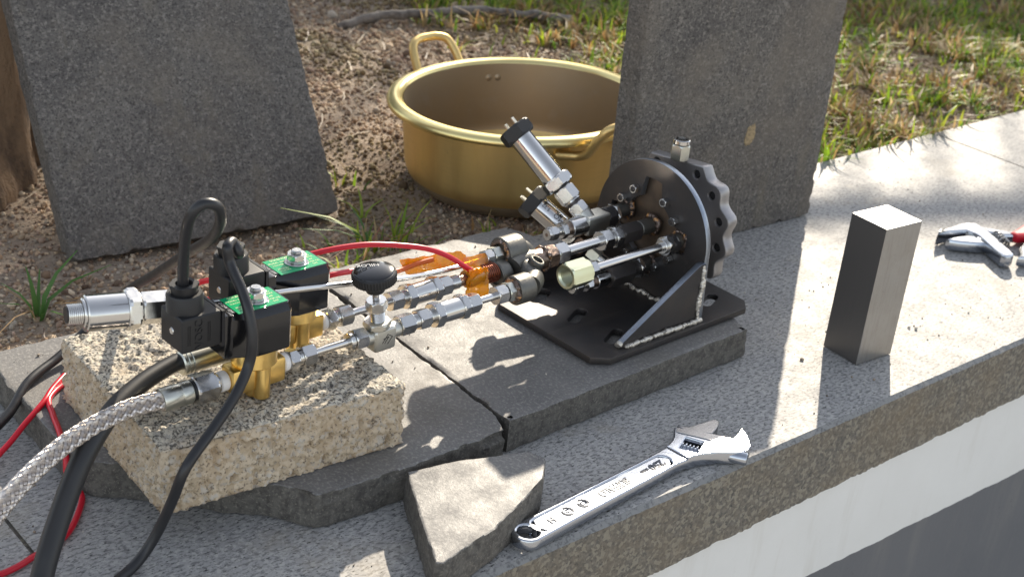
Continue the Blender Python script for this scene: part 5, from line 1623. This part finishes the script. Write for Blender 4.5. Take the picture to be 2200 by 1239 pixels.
me = np_mesh('dry_straw', V, F, MT['blade']); colour_attr(me, C, 1)
o = bpy.data.objects.new('dry_straw', me); COL.objects.link(o)
tag(o, 'dry straw and needles scattered over the soil', 'straw', kind='stuff')

# countable weeds
def weed(loc, rows, label):
    sp = []
    for (az, L_, ln_, wd, c) in rows:
        sp.append((loc[0]+0.003*math.cos(az), loc[1]+0.003*math.sin(az), L_, az, ln_, wd, c))
    return grass_obj('weed', sp, label, 'weed', group='weeds by the leaning tile', loc=(loc[0], loc[1], soil_h(loc[0], loc[1])))
gr = (0.10, 0.22, 0.05); gl = (0.30, 0.42, 0.05); dr = (0.36, 0.24, 0.12)
weed((-0.150, 0.530), [(0.3, 0.075, 0.55, 0.0030, gr), (0.0, 0.07, 0.9, 0.0028, gr), (1.6, 0.055, 0.3, 0.0026, gr), (2.6, 0.05, 0.5, 0.0028, gr), (3.3, 0.045, 0.7, 0.003, gr), (-0.6, 0.075, 1.3, 0.0012, dr), (-0.9, 0.085, 1.4, 0.0010, dr), (3.9, 0.07, 1.3, 0.0010, dr), (2.2, 0.06, 1.0, 0.0012, dr), (-1.4, 0.04, 0.9, 0.0020, gr), (1.1, 0.05, 0.7, 0.002, gr)],
     'small weed with broad green and dry brown blades left of the leaning tile')
weed((0.205, 0.510), [(2.45, 0.080, 1.05, 0.0026, gl), (2.2, 0.055, 1.0, 0.0020, gr), (2.7, 0.060, 1.15, 0.0022, gr), (0.6, 0.05, 1.3, 0.0008, (0.45, 0.2, 0.14)), (3.6, 0.06, 1.3, 0.0008, (0.45, 0.2, 0.14)), (-0.5, 0.05, 1.2, 0.0008, (0.45, 0.22, 0.14)), (1.4, 0.055, 0.9, 0.0016, gr)],
     'weed with one long bright blade at the foot of the leaning tile')
weed((0.255, 0.595), [(2.2, 0.035, 0.8, 0.0018, gl), (1.2, 0.04, 0.6, 0.0018, gl), (0.2, 0.03, 0.9, 0.0016, gl), (3.4, 0.03, 0.8, 0.0016, gl)], 'tiny bright sprout between the leaning tile and the pot')
# dead branch at the top of the frame
g = G()
pts = [(0.62, 1.19, 0.000), (0.70, 1.185, 0.010), (0.78, 1.16, 0.014), (0.86, 1.15, 0.012), (0.94, 1.10, 0.010), (1.00, 1.07, 0.004)]
pp = smooth_path(pts, 10)
g.tube([p+Vector((0, 0.004*noise.noise(p*40), 0.004*noise.noise(p*50))) for p in pp], [0.0075+0.004*noise.noise(p*30) for p in pp], 12)
o = g.obj('dead_branch', MT['root'], loc=(0.8, 1.16, 0.0), smooth=60)
tag(o, 'weathered grey root lying on the soil behind the pot handle', 'branch')
